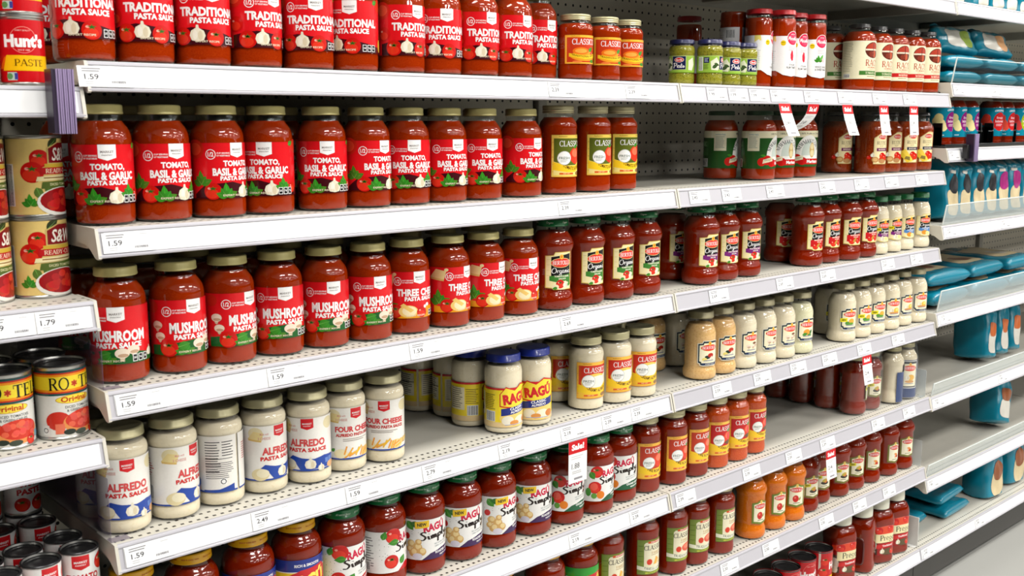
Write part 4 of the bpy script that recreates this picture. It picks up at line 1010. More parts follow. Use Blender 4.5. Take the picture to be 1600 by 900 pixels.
def squash(L, fx, fy):
    L.T = [(tuple((x * fx, y * fy) for x, y in t), c, lv) for t, c, lv in L.T]
    return L
LABF[('CS', 'trad')] = lambda: squash(lab_classic('trad'), .95, .665)
LABF.update({('CA', 'alf'): lambda: lab_classic('alf'), ('RW', 'rw'): lab_ragu_white, ('PE', 'pesto'): lab_pesto, ('NEW', 'mar'): lab_newman})
LABF.update({('BO', k): (lambda k=k: lab_organic(k)) for k in ('green', 'purple', 'red')})
LABF.update({('OW', k): (lambda k=k: lab_organic(k, True)) for k in ('purple', 'blue')})
LABF.update({('BA', k): (lambda k=k: lab_cream(k)) for k in ('pepper', 'mush', 'basil', 'new', 'garlic')})
LABF.update({('BV', k): (lambda k=k: lab_olive(k)) for k in ('vodka', 'new', 'gar')})
LABF.update({('RS', k): (lambda k=k: lab_simply(k)) for k in ('trad', 'garlic', 'garden')})
LABF.update({('RY', k): (lambda k=k: lab_old(k)) for k in ('old', 'green')})
LABF.update({('ME', k): (lambda k=k: lab_slim(k)) for k in ('plum', 'basil')})
LABF.update({('RAO', k): (lambda k=k: lab_rao(k)) for k in ('tom', 'mar')})
LABF.update({('BR', k): (lambda k=k: lab_rustic(k)) for k in ('roast', 'garl')})
LABF.update({('TJ', 'purple'): lambda: lab_teal((140, 30, 120), (236, 220, 150)), ('TJ', 'red'): lambda: lab_teal((204, 34, 36), (214, 60, 40)), ('TJ', 'lime'): lambda: lab_teal((170, 190, 20), (190, 40, 40))})

_MESH = {}
def cached(key, fn):
    if key not in _MESH: _MESH[key] = fn()
    return _MESH[key]
def jar_meshes(ty, var):
    fill, lr, l0, l1, mason, lz, lrad = INFO[ty]
    glass = cached(('g', ty), lambda: lathe('glass_jar', P_[ty], 'glass'))
    sm = SAUCE.get((ty, var), SAUCE[ty])
    sauce = cached(('s', ty, sm), lambda: lathe('sauce', off(P_[ty], .0014, fill), sm))
    lm = LIDM[ty]
    lid = cached(('l', ty, lm), lambda: lathe('lid', (mason_lid if mason else lid_prof)(lr, l0, l1), lm, seg=40, sharp=50))
    label = cached(('p', ty, var), lambda: LABF[(ty, var)]().wrap('label', lrad, lz))
    return glass, sauce, lid, label
def lid_text(ty):
    if ty not in ('BO', 'RS', 'RY'): return None
    def mk():
        L = Lab(); lr = INFO[ty][1]; n = 6
        for k in range(n):
            x = (k - (n - 1) / 2) * 2 * math.pi * lr / n
            if ty == 'BO': L.tri(ORGANIC, x, 0, .014, .0058, (226, 236, 214))
            else: L.txt('All natural flavor' if ty == 'RS' else 'Rich & meaty taste', x, 0, .026, .0034, (200, 226, 200) if ty == 'RS' else (190, 60, 20), .01, .2)
            L.lv = 0
        return L.wrap('lid_lettering', lr + .0004, (INFO[ty][2] + INFO[ty][3]) / 2 + .0008)
    return cached(('lt', ty), mk)
def make_jar(name, ty, var, x, y, z, rz):
    g, s, l, p = jar_meshes(ty, var)
    t = empty(name, (x, y, z), R(rz))
    link('glass_jar', g, t); link('sauce', s, t)
    lo = link('lid', l, t); link('label', p, t)
    lt = lid_text(ty)
    if lt: link('lid_lettering', lt, lo)
    return t

# ------------------------------------------------------------------ setting
def plane(name, x0, y0, x1, y1, z, mat, flip=False):
    me = boxes(name, [(x0, y0, z - .02, x1, y1, z)], mat)
    o = link(name, me); o['kind'] = 'structure'
    return o
plane('floor', -3.0, -20, 32.0, 1.6, 0.0, 'floor')
plane('ceiling', -3.0, -20, 32.0, 1.6, 3.36 + .02, 'ceil')
wb = link('wall_back', boxes('wall_back', [(-3.0, .455, 0, 11.0, .475, 3.34)], 'upright')); wb['kind'] = 'structure'

BAYS = {0: (-1.2192, 0.0), 1: (0.0, 1.2192), 2: (1.2192, 2.4384), 3: (2.4384, 3.6576), 4: (3.6576, 4.8768)}  # added last bay, out of view, closes off and shades the far end
BAYNAME = {'CS': 'small_mason_jar', 0: 'canned tomato bay', 1: 'red pasta sauce bay', 2: 'mixed sauce bay', 3: 'teal bag bay', 4: 'added bay beyond the teal bags'}
for b, (x0, x1) in BAYS.items():
    o = link('pegboard_panel', boxes('pegboard_panel', [(x0 + .018, .415, .10, x1 - .018, .424, 2.15)], 'peg'))
    tag(o, 'beige pegboard back panel with small dark holes behind the %s' % BAYNAME[b], 'panel', 'pegboard back panels')
UPN = {0: 'between the canned tomatoes and red sauce bays', 1: 'behind the joint of the red and mixed sauce bays', 2: 'between the mixed sauce bay and the teal bags', 3: 'between the teal bag bay and the added next bay', 4: 'at the far end of the added last bay'}
for k, x in enumerate((0.0, 1.2192, 2.4384, 3.6576, 4.8768)):
    o = link('upright_post', boxes('upright_post', [(x - .015, .400, .0, x + .015, .450, 2.15)], 'upright', .002))
    tag(o, 'slotted beige steel upright post ' + UPN[k], 'post', 'upright posts')

SH_LABEL = {
 (1, 1): 'white shelf holding red traditional and gold-lidded sauce jars, uppermost full row', (1, 2): 'white shelf under the red tomato basil garlic sauce jars',
 (1, 3): 'white shelf under the mushroom and three cheese sauce jars', (1, 4): 'perforated shelf under the white alfredo jars',
 (1, 5): 'perforated shelf under the green-lidded red sauce jars', (1, 6): 'lowest shelf of the red sauce bay with yellow-lidded jars', (1, 7): 'base deck of the red sauce bay under all its shelves', (1, 0): 'topmost shelf above the traditional sauce jars',
 (2, 1): 'shelf under pesto, slim red-lidded and cream-labelled jars with sale tags', (2, 2): 'shelf under green-labelled and dark rust sauce jars', (2, 3): 'shelf under black-labelled organic sauce jars',
 (2, 4): 'shelf under the row of cream and tan bottled alfredo jars', (2, 5): 'mostly empty perforated shelf with the twin packs at its end', (2, 6): 'shelf under the orange vodka and dark red sauce bottles', (2, 7): 'base deck under black-topped cans and white-capped jugs', (2, 0): 'topmost shelf of the mixed sauce bay seen from below',
 (3, 'T1'): 'shelf with acrylic rail holding teal pouches lying flat', (3, 'T2'): 'shelf under teal-labelled organic jars in a black tray', (3, 'T3'): 'shelf under standing teal pasta bags with clear rail',
 (3, 'T4'): 'shelf under stacked teal packs lying flat', (3, 'T5'): 'half-empty shelf with teal bags at the far end', (3, 'T6'): 'nearly empty shelf with one leaning teal bag', (3, 7): 'base deck near the floor with lying teal packs', (3, 0): 'topmost shelf of the teal bag bay with white strip',
 (4, 0): 'topmost shelf of the added next bay beyond the teal bags', (4, 'T1'): 'second shelf of the added next bay, beyond the propped teal pouches', (4, 'T2'): 'third shelf of the added next bay, beyond the teal-labelled jars', (4, 'T3'): 'fourth shelf of the added next bay, beyond the standing teal bags', (4, 'T4'): 'fifth shelf of the added next bay, beyond the stacked teal packs', (4, 'T5'): 'sixth shelf of the added next bay, beyond the leaning teal bags', (4, 'T6'): 'lowest shelf of the added next bay, beyond the single leaning bag',
 (0, 'U1'): 'shelf under the small red tomato paste cans', (0, 'U2'): 'shelf under stacked yellow diced tomato cans', (0, 'U3'): 'shelf under yellow and white green chili tomato cans', (0, 'U4'): 'dark low shelf under small white tomato paste cans'}
ZS = {1: 1.5175, 2: 1.2990, 3: 1.0758, 4: .8559, 5: .6288, 6: .4115, 7: .1498, 0: 1.775, 'U1': 1.484, 'U2': 1.203, 'U3': 1.013, 'U4': .762, 'T1': 1.548, 'T2': 1.362, 'T3': 1.138, 'T4': .879, 'T5': .623, 'T6': .368}
CH = [(.004, -.0004), (-.0035, -.0004), (-.0050, -.0020), (-.0052, -.0052), (-.0040, -.0058), (-.0108, -.0345), (-.0124, -.0350), (-.0138, -.0366), (-.0136, -.0388), (-.0110, -.0398), (-.0070, -.0372), (.001, -.006)]
def shelf(b, key):
    x0, x1 = BAYS[b]; x0 += .003; x1 -= .003; L = x1 - x0
    z = ZS[key]
    t = empty('gondola_shelf', (x0, 0, z))
    tag(t, SH_LABEL[(b, key)], 'shelf', 'gondola shelves')
    link('shelf_deck', boxes('shelf_deck', [(.0015, 0, -.0022, L - .0015, .398, 0), (.0015, .006, -.030, .0035, .398, -.0022), (L - .0035, .006, -.030, L - .0015, .398, -.0022), (.0035, .392, -.030, L - .0035, .394, -.0022)], 'deck'), t)
    link('stiffener', boxes('stiffener', [(L * .5 - .03, .02, -.022, L * .5 + .03, .390, -.0024), (.02, .05, -.016, L * .5 - .06, .11, -.0024), (L * .5 + .06, .05, -.016, L - .02, .11, -.0024)], 'steel', .002), t)
    link('price_channel', cached(('ch', round(L, 4)), lambda: prism_x('price_channel', CH, .0, L, 'channel', 40)), t)
    def cap():
        prof = [(-.0140, -.0395), (-.0045, -.0005), (.0, .0004), (.062, .0004), (.062, -.0220), (.030, -.0240), (.014, -.0300), (-.002, -.0405), (-.0100, -.0415)]
        return prism_x('end_cap', prof, 0, .0045, 'steel', 30)
    m = cached(('cap',), cap)
    link('end_cap', m, t, (-.0015, 0, 0)); link('end_cap', m, t, (L - .003, 0, 0))
    if b in (0, 1, 3, 4):
        st = cached(('strip', 0), lambda: prism_x('paper_strip', [(-.0048, -.0062), (-.0054, -.0062), (-.0114, -.0338), (-.0108, -.0340)], .010, L - .008, 'strip', 20))
        link('paper_strip', st, t)
    return t
for k in (0, 1, 2, 3, 4, 5, 6): shelf(1, k); shelf(2, k)
for k in ('U1', 'U2', 'U3', 'U4'): shelf(0, k)
for k in (0, 'T1', 'T2', 'T3', 'T4', 'T5', 'T6'): shelf(3, k); shelf(4, k)
for b in (1, 2, 3):
    x0, x1 = BAYS[b]; x0 += .001; x1 -= .001; L = x1 - x0
    t = empty('base_deck', (x0, 0, 0)); tag(t, SH_LABEL[(b, 7)], 'base', 'gondola base decks')
    zz = ZS[7]
    link('shelf_deck', boxes('shelf_deck', [(0, 0, zz - .003, L, .40, zz)], 'deck'), t)
    link('price_channel', prism_x('price_channel', [(y, zz + q) for y, q in CH], 0, L, 'channel', 40), t)
    link('paper_strip', prism_x('paper_strip', [(-.0048, zz - .0062), (-.0054, zz - .0062), (-.0114, zz - .0338), (-.0108, zz - .0340)], .004, L - .004, 'strip', 20), t)
    link('kick_plate', boxes('kick_plate', [(.0006, .012, .022, L - .0006, .020, zz - .006)], 'kick', .001), t)
    link('toe_recess', boxes('toe_recess', [(.0006, .042, 0, L - .0006, .050, .022)], 'black'), t)

# ------------------------------------------------------------------ price tags and sale tags
TILT = math.atan2(.0068, .0287)
def price_mesh(txt, wd):
    def mk():
        L = Lab(); L.lv = 1
        L.lines(-wd * .42, -wd * .06, .0095, 2, .0032, .0013, (128, 126, 128), 3)
        L.lines(wd * .22, wd * .38, .0098, 1, .003, .0007, (180, 178, 180))
        L.txt(txt, -wd * .26, -.0005, .0185 if len(txt) < 5 else .026, .0072, (58, 56, 60), .012)
        L.lines(-wd * .38, -wd * .20, -.0075, 2, .0028, .0008, (176, 174, 176), 5)
        rnd = random.Random(len(txt)); x = wd * .10
        while x < wd * .36:
            ww = .0006 + rnd.random() * .001; L.rect(x, -.0088, x + ww, -.0058, (100, 98, 104)); L.lv -= 1; x += ww + .0007
        return L.flat('printed_price', 'matte')
    return cached(('price', txt, round(wd, 3)), mk)
def price_tag(key, x, txt, label, wd=.074, on_strip=False):
    z = ZS[key]
    t = empty('price_tag', (x, -.0086 if not on_strip else -.0092, z - .0202)); t.rotation_euler = (-TILT, 0, 0)
    tag(t, label, 'price tag', 'shelf price tags')
    link('paper', cached(('paper', round(wd, 3)), lambda: boxes('paper', [(-wd / 2, -.0004, -.0138, wd / 2, .0004, .0138)], 'strip')), t)
    link('printed_price', price_mesh(txt, wd), t, (0, -.0004, 0))
ORD = ['first', 'second', 'third', 'fourth', 'fifth', 'sixth', 'seventh', 'eighth', 'ninth', 'tenth', 'eleventh', 'twelfth', 'thirteenth', 'fourteenth', 'fifteenth']
TAGS = {1: ([(.027, '1.59'), (.873, '2.39'), (1.085, '2.39')], [1.344, 1.421, 1.498, 1.580, 1.719, 1.870, 2.038, 2.199], '1.99'),
 2: ([(.045, '1.59'), (.901, '2.39')], [1.294, 1.409, 1.579, 1.804, 1.970, 2.126, 2.296], '2.43'),
 3: ([(.050, '1.59'), (.282, '1.59'), (.550, '1.59'), (.909, '2.69')], [1.374, 1.635, 1.827, 2.131, 2.294], '2.69'),
 4: ([(.050, '1.59'), (.246, '2.49'), (.416, '1.59'), (.573, '2.79'), (.750, '2.19'), (.912, '2.19'), (1.030, '2.39'), (1.120, '2.39')], [1.397, 1.556, 1.710, 1.855, 2.029, 2.214], '2.59'),
 5: ([(.938, '2.19'), (1.121, '2.39')], [1.274, 1.526, 1.707, 1.866, 2.128, 2.305], '2.39'),
 6: ([], [1.450, 1.621, 1.879, 2.050, 2.214], '2.50'),
 'U2': ([(-.115, '1.79'), (-.052, '1.79')], [], ''), 'T1': ([(2.487, '2.69'), (2.740, '2.69')], [], ''), 'T2': ([(2.484, '1.99')], [], ''), 'T3': ([(2.500, '2.49'), (2.876, '2.49')], [], ''),
 'T4': ([(2.500, '1.29')], [], ''), 'T5': ([(2.495, '1.99'), (2.947, '1.99')], [], ''), 'T6': ([(2.492, '1.99')], [], ''), 7: ([(2.487, '1.99'), (2.849, '1.99')], [], '')}
SHN = {1: 'shelf of traditional sauce jars', 2: 'shelf of tomato basil jars', 3: 'mushroom sauce shelf', 4: 'alfredo shelf', 5: 'shelf of green-lidded jars', 6: 'shelf of orange sauce bottles', 7: 'base deck', 'U2': 'shelf of stacked yellow cans', 'T1': 'shelf of teal pouches lying flat', 'T2': 'shelf of teal-labelled jars', 'T3': 'shelf of standing teal bags', 'T4': 'shelf of stacked teal packs', 'T5': 'half-empty teal bag shelf', 'T6': 'shelf with one leaning teal bag'}
for key, (strip, loose, price) in TAGS.items():
    for i, (x, p) in enumerate(strip):
        small = key == 'U2'
        price_tag(key, x, p, '%s price label on paper strip, %s from left, %s' % (p, ORD[i], SHN[key]), .060 if small else .072, True)
    for i, x in enumerate(loose):
        price_tag(key, x, price, 'white %s tag on grey edge, %s from left, %s' % (price, ORD[i], SHN[key]), .070)

def sale_tag(x, zt, out, price, label, curl=0.0, wd=.047, h=.078, y0=-.0152):
    t = empty('sale_tag', (x, y0, zt)); tag(t, label, 'sale tag', 'red and white sale tags')
    def fn(px, py, o):
        s = -py / h
        if curl:
            a = curl * s
            return (px - .030 * s * s, (1 - math.cos(a)) * h / curl - o * math.cos(a), -math.sin(a) * h / curl - o * math.sin(a))
        return (px, -out * s ** 1.3 - o, py * (1 - .06 * abs(out) / .03))
    L = Lab(); n = 10; body = Lab()
    for k in range(n):
        L.rect(-wd / 2, -h * (k + 1) / n, wd / 2, -h * k / n, (206, 20, 28) if k < 3 else (244, 243, 242)); L.lv = 0
    for k in range(n):
        body.rect(-wd / 2, -h * (k + 1) / n, wd / 2, -h * k / n, (240, 239, 238)); body.lv = 0
    L.lv = 4
    L.txt('Sale!', 0, -h * .15, wd * .68, h * .15, WH, .05)
    L.lines(-wd * .36, wd * .3, -h * .38, 2, h * .05, .0011, (190, 188, 190)); L.txt(price, -wd * .12, -h * .60, wd * .42, h * .13, (90, 88, 92), .005)
    L.lines(-wd * .3, wd * .2, -h * .74, 2, h * .04, .0012, (170, 168, 170), 4); L.rect(-wd * .2, -h * .93, wd * .25, -h * .88, (150, 148, 152))
    p = link('paper', body.flat('paper', 'matte', lambda a, b_, o: tuple(Vector(fn(a, b_, 0)) + Vector((0, .0006, 0)))), t)
    link('printed_face', L.flat('printed_face', 'matte', fn), t)
sale_tag(1.592, 1.4795, .030, '3.49', 'sale tag swinging outward, hanging before the middle green-labelled jars')
sale_tag(1.716, 1.4795, 0, '3.49', 'sale tag curled inward under the shelf edge, second of the row of five', curl=1.15)
sale_tag(1.868, 1.4795, .024, '5.99', 'tilted sale tag hanging alone in front of the dark gap between jars')
sale_tag(2.049, 1.4795, .013, '5.99', 'slightly tilted sale tag over the left front rust sauce jars')
sale_tag(2.211, 1.4795, .007, '5.99', 'straight sale tag over the last rust sauce jars, end of the row of five')
sale_tag(2.032, .8180, .012, '2/4', 'sale tag with 2/4 hanging in front of the dark twin pack')
sale_tag(.918, .8180, .000, '1.88', 'large straight sale tag in front of a green-lidded white-labelled jar', wd=.052, h=.086)
sale_tag(1.872, .5905, .008, '2/4', 'sale tag with 2/4 hanging before the dark red sauce bottles')

# ------------------------------------------------------------------ jars (row, type, design, x, y, turn)
PLACE = [
    (1,'MP','trad',0.0240,0.0500,-11), (1,'MP','trad',0.1092,0.0530,5), (1,'MP','trad',0.1952,0.0520,-4), (1,'MP','trad',0.2803,0.0530,19),
    (1,'MP','trad',0.3713,0.0520,-12), (1,'MP','trad',0.4576,0.0540,-42), (1,'MP','trad',0.5505,0.0510,9), (1,'MP','trad',0.6346,0.0560,-17),
    (1,'MP','trad',0.7171,0.0520,3), (1,'MP','trad',0.7997,0.0520,8), (1,'MP','trad',0.8956,0.0850,5), (1,'CS','trad',0.9632,0.0470,-13),
    (1,'CS','trad',1.0445,0.0480,-13), (1,'CS','trad',1.1217,0.0560,-18), (1,'PE','pesto',1.3396,0.0859,-65), (1,'PE','pesto',1.3848,0.0441,23),
    (1,'PE','pesto',1.4673,0.0550,-16), (1,'PE','pesto',1.5305,0.0550,-13), (1,'ME','plum',1.5941,0.0632,27), (1,'ME','plum',1.6567,0.0408,-9),
    (1,'ME','plum',1.7384,0.0602,-11), (1,'ME','basil',1.8041,0.0498,-18), (1,'RAO','tom',2.0325,0.1393,-19), (1,'RAO','tom',2.0333,0.0537,-12),
    (1,'RAO','tom',2.1339,0.0600,-15), (1,'RAO','mar',2.2270,0.0621,-22), (1,'RAO','mar',2.3125,0.0579,-21), (1,'RAO','mar',2.4014,0.0560,-22),
    (2,'MP','tom',0.0415,0.0550,-13), (2,'MP','tom',0.1256,0.0550,7), (2,'MP','tom',0.2121,0.0550,17), (2,'MP','tom',0.2947,0.0550,-36),
    (2,'MP','tom',0.3923,0.0550,-19), (2,'MP','tom',0.4786,0.0550,15), (2,'MP','tom',0.5612,0.0550,-17), (2,'MP','tom',0.6441,0.0550,-1),
    (2,'MP','tom',0.7276,0.0550,-7), (2,'MP','tom',0.8280,0.0550,11), (2,'CL','tob',0.9311,0.0600,1), (2,'CL','tob',1.0312,0.0620,2),
    (2,'CL','tob',1.1138,0.0640,-4), (2,'NEW','mar',1.5988,0.1650,28), (2,'NEW','mar',1.6424,0.0850,10), (2,'NEW','mar',1.7280,0.0870,-27),
    (2,'NEW','mar',1.8231,0.0840,-34), (2,'BR','roast',2.0966,0.1411,-25), (2,'BR','roast',2.1378,0.0649,-19), (2,'BR','roast',2.2244,0.0660,-22),
    (2,'BR','garl',2.3113,0.0620,-27), (2,'BR','garl',2.3997,0.0620,-25), (3,'MP','mush',0.0512,0.0600,-26), (3,'MP','mush',0.1394,0.0580,10),
    (3,'MP','mush',0.2235,0.0620,25), (3,'MP','mush',0.3080,0.0620,-12), (3,'MP','mush',0.3928,0.0600,-9), (3,'MP','mush',0.4772,0.0560,-4),
    (3,'MP','three',0.5614,0.0600,-3), (3,'MP','three',0.6497,0.0560,23), (3,'MP','three',0.7335,0.0550,21), (3,'MP','three',0.8228,0.0570,5),
    (3,'BO','green',0.9090,0.0520,-23), (3,'BO','green',1.0008,0.0520,-13), (3,'BO','green',1.0904,0.0509,-11), (3,'BO','green',1.1799,0.0531,-16),
    (3,'BO','purple',1.3841,0.1386,-15), (3,'BO','purple',1.3778,0.0493,-15), (3,'BO','purple',1.4670,0.0581,-13), (3,'BO','purple',1.5565,0.0580,-19),
    (3,'BO','red',1.8424,0.1450,-30), (3,'BO','red',1.8226,0.0537,-15), (3,'BO','red',1.9121,0.0586,-12), (3,'BO','red',2.0012,0.0495,-24),
    (3,'BO','red',2.0908,0.0522,-16), (3,'OW','purple',2.1714,0.0520,-24), (3,'OW','purple',2.2459,0.0520,-26), (3,'OW','blue',2.3196,0.0530,-23),
    (3,'OW','blue',2.4097,0.0500,-30), (4,'AL','alf',0.0426,0.0559,-11), (4,'AL','alf',0.1201,0.0588,32), (4,'AL','alf',0.1975,0.0643,200),
    (4,'AL','alf',0.2751,0.0655,14), (4,'AL','alf',0.3522,0.0570,-33), (4,'AL','four',0.4292,0.0668,0), (4,'AL','four',0.5066,0.0618,-33),
    (4,'RW','rw',0.7465,0.2730,138), (4,'RW','rw',0.7683,0.1970,111), (4,'RW','rw',0.7548,0.1210,55), (4,'RW','rw',0.7738,0.0450,3),
    (4,'RW','rw',0.8504,0.0440,-24), (4,'CA','alf',1.0090,0.0520,-11), (4,'CA','alf',1.0896,0.0470,-8), (4,'CA','alf',1.1675,0.0440,-12),
    (4,'BA','pepper',1.3592,0.1750,-12), (4,'BA','mush',1.4450,0.1700,-1), (4,'BA','pepper',1.3827,0.0469,-16), (4,'BA','pepper',1.4639,0.0502,-14),
    (4,'BA','mush',1.5450,0.0480,-9), (4,'BA','mush',1.6262,0.0470,-6), (4,'BA','mush',1.7074,0.0460,-9), (4,'BA','basil',1.7886,0.0460,-16),
    (4,'BA','new',2.0565,0.1237,-19), (4,'BA','new',1.9993,0.0459,-20), (4,'BA','new',2.0805,0.0462,-11), (4,'BA','new',2.1617,0.0482,-16),
    (4,'BA','garlic',2.2429,0.0477,-22), (4,'BA','garlic',2.3240,0.0523,-11), (4,'BA','garlic',2.4050,0.0480,-20), (5,'RY','old',0.0461,0.0560,-1),
    (5,'RY','old',0.1386,0.0560,4), (5,'RY','old',0.2345,0.0560,3), (5,'RY','old',0.3224,0.0560,-6), (5,'RS','trad',0.4100,0.0560,5),
    (5,'RS','trad',0.5005,0.0620,33), (5,'RS','garlic',0.5881,0.0601,-10), (5,'RS','garlic',0.6757,0.0579,-12), (5,'RS','garlic',0.7633,0.0580,7),
    (5,'RS','garlic',0.8567,0.0550,-18), (5,'RS','garden',0.9475,0.0520,-15), (5,'RS','garden',1.0350,0.0494,3), (5,'RS','garden',1.1219,0.0607,-26),
    (5,'CL','fire',1.2049,0.0579,-4), (5,'CL','fire',1.2891,0.0500,1), (5,'CL','fire',1.3697,0.0500,1), (5,'CL','vodka',1.4526,0.0530,-5),
    (5,'CL','vodka',1.5312,0.0530,-4), (5,'CL','vodka',1.6109,0.0580,0), (6,'RY','old',0.7694,0.0560,-12), (6,'RY','old',0.8990,0.0560,-14),
    (6,'RY','green',0.9983,0.0562,-12), (6,'CL','parm',1.0813,0.0518,0), (6,'CL','parm',1.1974,0.0500,-2), (6,'CL','ftrad',1.3003,0.0501,-2),
    (6,'CL','ftrad',1.3789,0.0479,-1), (6,'CL','ftrad',1.4746,0.0450,2), (6,'BV','vodka',1.6068,0.0460,-10), (6,'BV','vodka',1.6978,0.0460,-15),
    (6,'BV','vodka',1.7851,0.0457,-30), (6,'BV','new',1.8672,0.0551,-19), (6,'BV','new',1.9487,0.0683,-23), (6,'BV','new',2.0334,0.0600,-22),
    (6,'BV','new',2.1160,0.0600,-27), (6,'BV','gar',2.2009,0.0580,-26), (6,'BV','gar',2.2958,0.0540,-11), (6,'BV','gar',2.3856,0.0530,-24),
]

NAME = {'CS': 'small_mason_jar', 'MP': 'pasta_sauce_jar', 'CL': 'mason_sauce_jar', 'BO': 'organic_sauce_jar', 'BA': 'alfredo_sauce_bottle', 'AL': 'alfredo_sauce_jar', 'RW': 'cheese_sauce_jar', 'RS': 'tomato_sauce_jar', 'CA': 'mason_alfredo_jar', 'PE': 'pesto_jar', 'ME': 'slim_sauce_jar', 'RAO': 'marinara_jar', 'NEW': 'green_label_jar', 'BR': 'rustic_sauce_jar', 'OW': 'organic_alfredo_bottle', 'RY': 'chunky_sauce_jar', 'BV': 'waisted_sauce_bottle', 'TJ': 'teal_label_jar'}
DESC = {('MP', 'trad'): 'red-labelled TRADITIONAL pasta sauce jar, top row', ('MP', 'tom'): 'gold-lidded red TOMATO BASIL GARLIC sauce jar', ('MP', 'mush'): 'gold-lidded red MUSHROOM pasta sauce jar', ('MP', 'three'): 'gold-lidded red THREE CHEESE sauce jar',
 ('CS', 'trad'): 'short mason jar of red sauce with orange and yellow label', ('CL', 'tob'): 'mason jar of red sauce with olive and yellow tomato label', ('CL', 'fire'): 'mason jar of dark sauce with orange-red label', ('CL', 'vodka'): 'mason jar of orange sauce with red label', ('CL', 'parm'): 'mason jar with green-bordered PARMESAN label', ('CL', 'ftrad'): 'mason jar with green-bordered TRADITIONAL label',
 ('PE', 'pesto'): 'small green pesto jar with navy lid', ('ME', 'plum'): 'slim red-lidded jar with white label', ('ME', 'basil'): 'slim red-lidded jar with green basil on white label', ('RAO', 'tom'): 'black-lidded jar, cream label with green band', ('RAO', 'mar'): 'black-lidded jar, cream label with red band',
 ('NEW', 'mar'): 'dark-lidded jar with dark green label', ('BR', 'roast'): 'rust sauce jar with purple-banded tan label', ('BR', 'garl'): 'rust sauce jar with navy-banded tan label', ('BO', 'green'): 'green-lidded jar, black label with green band', ('BO', 'purple'): 'green-lidded jar, black label with purple band', ('BO', 'red'): 'green-lidded jar, black label with red band',
 ('OW', 'purple'): 'white sauce bottle, green lid, purple-banded label', ('OW', 'blue'): 'white sauce bottle, green lid, blue-banded label', ('AL', 'alf'): 'white ALFREDO jar with blue splash', ('AL', 'four'): 'white FOUR CHEESE alfredo jar', ('RW', 'rw'): 'blue-lidded white sauce jar with yellow label', ('CA', 'alf'): 'white alfredo mason jar with red and yellow label',
 ('BA', 'pepper'): 'tan sauce bottle with navy-framed label', ('BA', 'mush'): 'cream bottle with mushrooms on navy-framed label', ('BA', 'basil'): 'greenish cream bottle with basil on navy-framed label', ('BA', 'new'): 'cream bottle with yellow flash on navy label', ('BA', 'garlic'): 'cream bottle with garlic on navy-framed label',
 ('RY', 'old'): 'yellow-lidded red jar', ('RY', 'green'): 'yellow-lidded jar with bright green label', ('RS', 'trad'): 'green-lidded jar, white label with tomatoes', ('RS', 'garlic'): 'green-lidded jar, white label with purple band', ('RS', 'garden'): 'green-lidded jar, white label with dark green band',
 ('BV', 'vodka'): 'bright orange vodka sauce bottle, olive-framed label', ('BV', 'new'): 'dark red sauce bottle with yellow flash on label', ('BV', 'gar'): 'dark red sauce bottle with plain olive-framed label'}
WHERE = {1: 'upper shelf', 2: 'second shelf', 3: 'third shelf', 4: 'fourth shelf', 5: 'fifth shelf', 6: 'sixth shelf'}
runs = {}
for p in PLACE: runs.setdefault((p[0], p[1], p[2]), []).append(p)
for (row, ty, var), L in runs.items():
    L.sort(key=lambda p: p[3]); n = len(L)
    front = min(p[4] for p in L)
    depth = [p for p in L if p[4] > front + .045]
    fr = [p for p in L if p not in depth]
    for p in L:
        if n == 1: w_ = 'only one on the %s' % WHERE[row]
        elif ty == 'RW':
            w_ = {0: 'deepest of the row running back', 1: 'second from the back', 2: 'third, just behind the front pair', 3: 'front left one', 4: 'front right one'}[sorted(L, key=lambda q: (-round(q[4], 2), q[3])).index(p)]
        elif p in depth: w_ = 'standing back in shadow behind the front ones' if len(depth) == 1 else '%s of those set back' % ORD[depth.index(p)]
        else:
            i = fr.index(p)
            w_ = 'leftmost of %d in front' % len(fr) if i == 0 else 'rightmost of %d in front' % len(fr) if i == len(fr) - 1 else '%s from left of %d' % (ORD[i], len(fr))
        if ty == 'RY' and n > 1: w_ += ', ' + WHERE[row]
        t = make_jar(NAME[ty], ty, var, p[3], p[4], ZS[row] + .0003, p[5])
        tag(t, '%s, %s' % (DESC[(ty, var)], w_), 'jar', {'MP': 'red pasta sauce jars', 'AL': 'white alfredo jars', 'BO': 'organic sauce jars', 'BA': 'bottled alfredo sauces', 'CL': 'mason sauce jars', 'RS': 'green-lidded sauce jars', 'BV': 'waisted sauce bottles'}.get(ty, DESC[(ty, var)].split(',')[0] + 's'))
# second ranks, seen as dark shoulders and lids between and above the front ones
rnd = random.Random(11)
def second(sel, dy, lab, grp, group_shared=True):
    for i, (row, ty, var, x, y, rz) in enumerate(sorted(sel, key=lambda q: q[3])):
        r = max(q[0] for q in P_[ty])
        t = make_jar(NAME[ty], ty, var, x + rnd.uniform(-.001, .001), y + dy, ZS[row] + .0003, rz + rnd.uniform(-25, 25)); tag(t, lab % ORD[i], 'jar', grp)
for row, var in ((1, 'trad'), (2, 'tom'), (3, 'mush'), (3, 'three')):
    second([p for p in PLACE if p[0] == row and p[1] == 'MP' and p[2] == var and p[4] < .07], .1250, 'shadowed %s jar in second rank, behind %%s front jar from left' % {'trad': 'TRADITIONAL', 'tom': 'TOMATO BASIL', 'mush': 'MUSHROOM', 'three': 'THREE CHEESE'}[var], 'second rank of %s jars' % var)
second([p for p in PLACE if p[1] == 'AL'], .0800, 'shadowed white alfredo jar in second rank, behind %s front alfredo jar', 'second rank of alfredo jars')
second([p for p in PLACE if p[1] == 'CA'], .0800, 'shadowed white mason alfredo jar behind %s of the front three', 'second rank of mason alfredo jars')
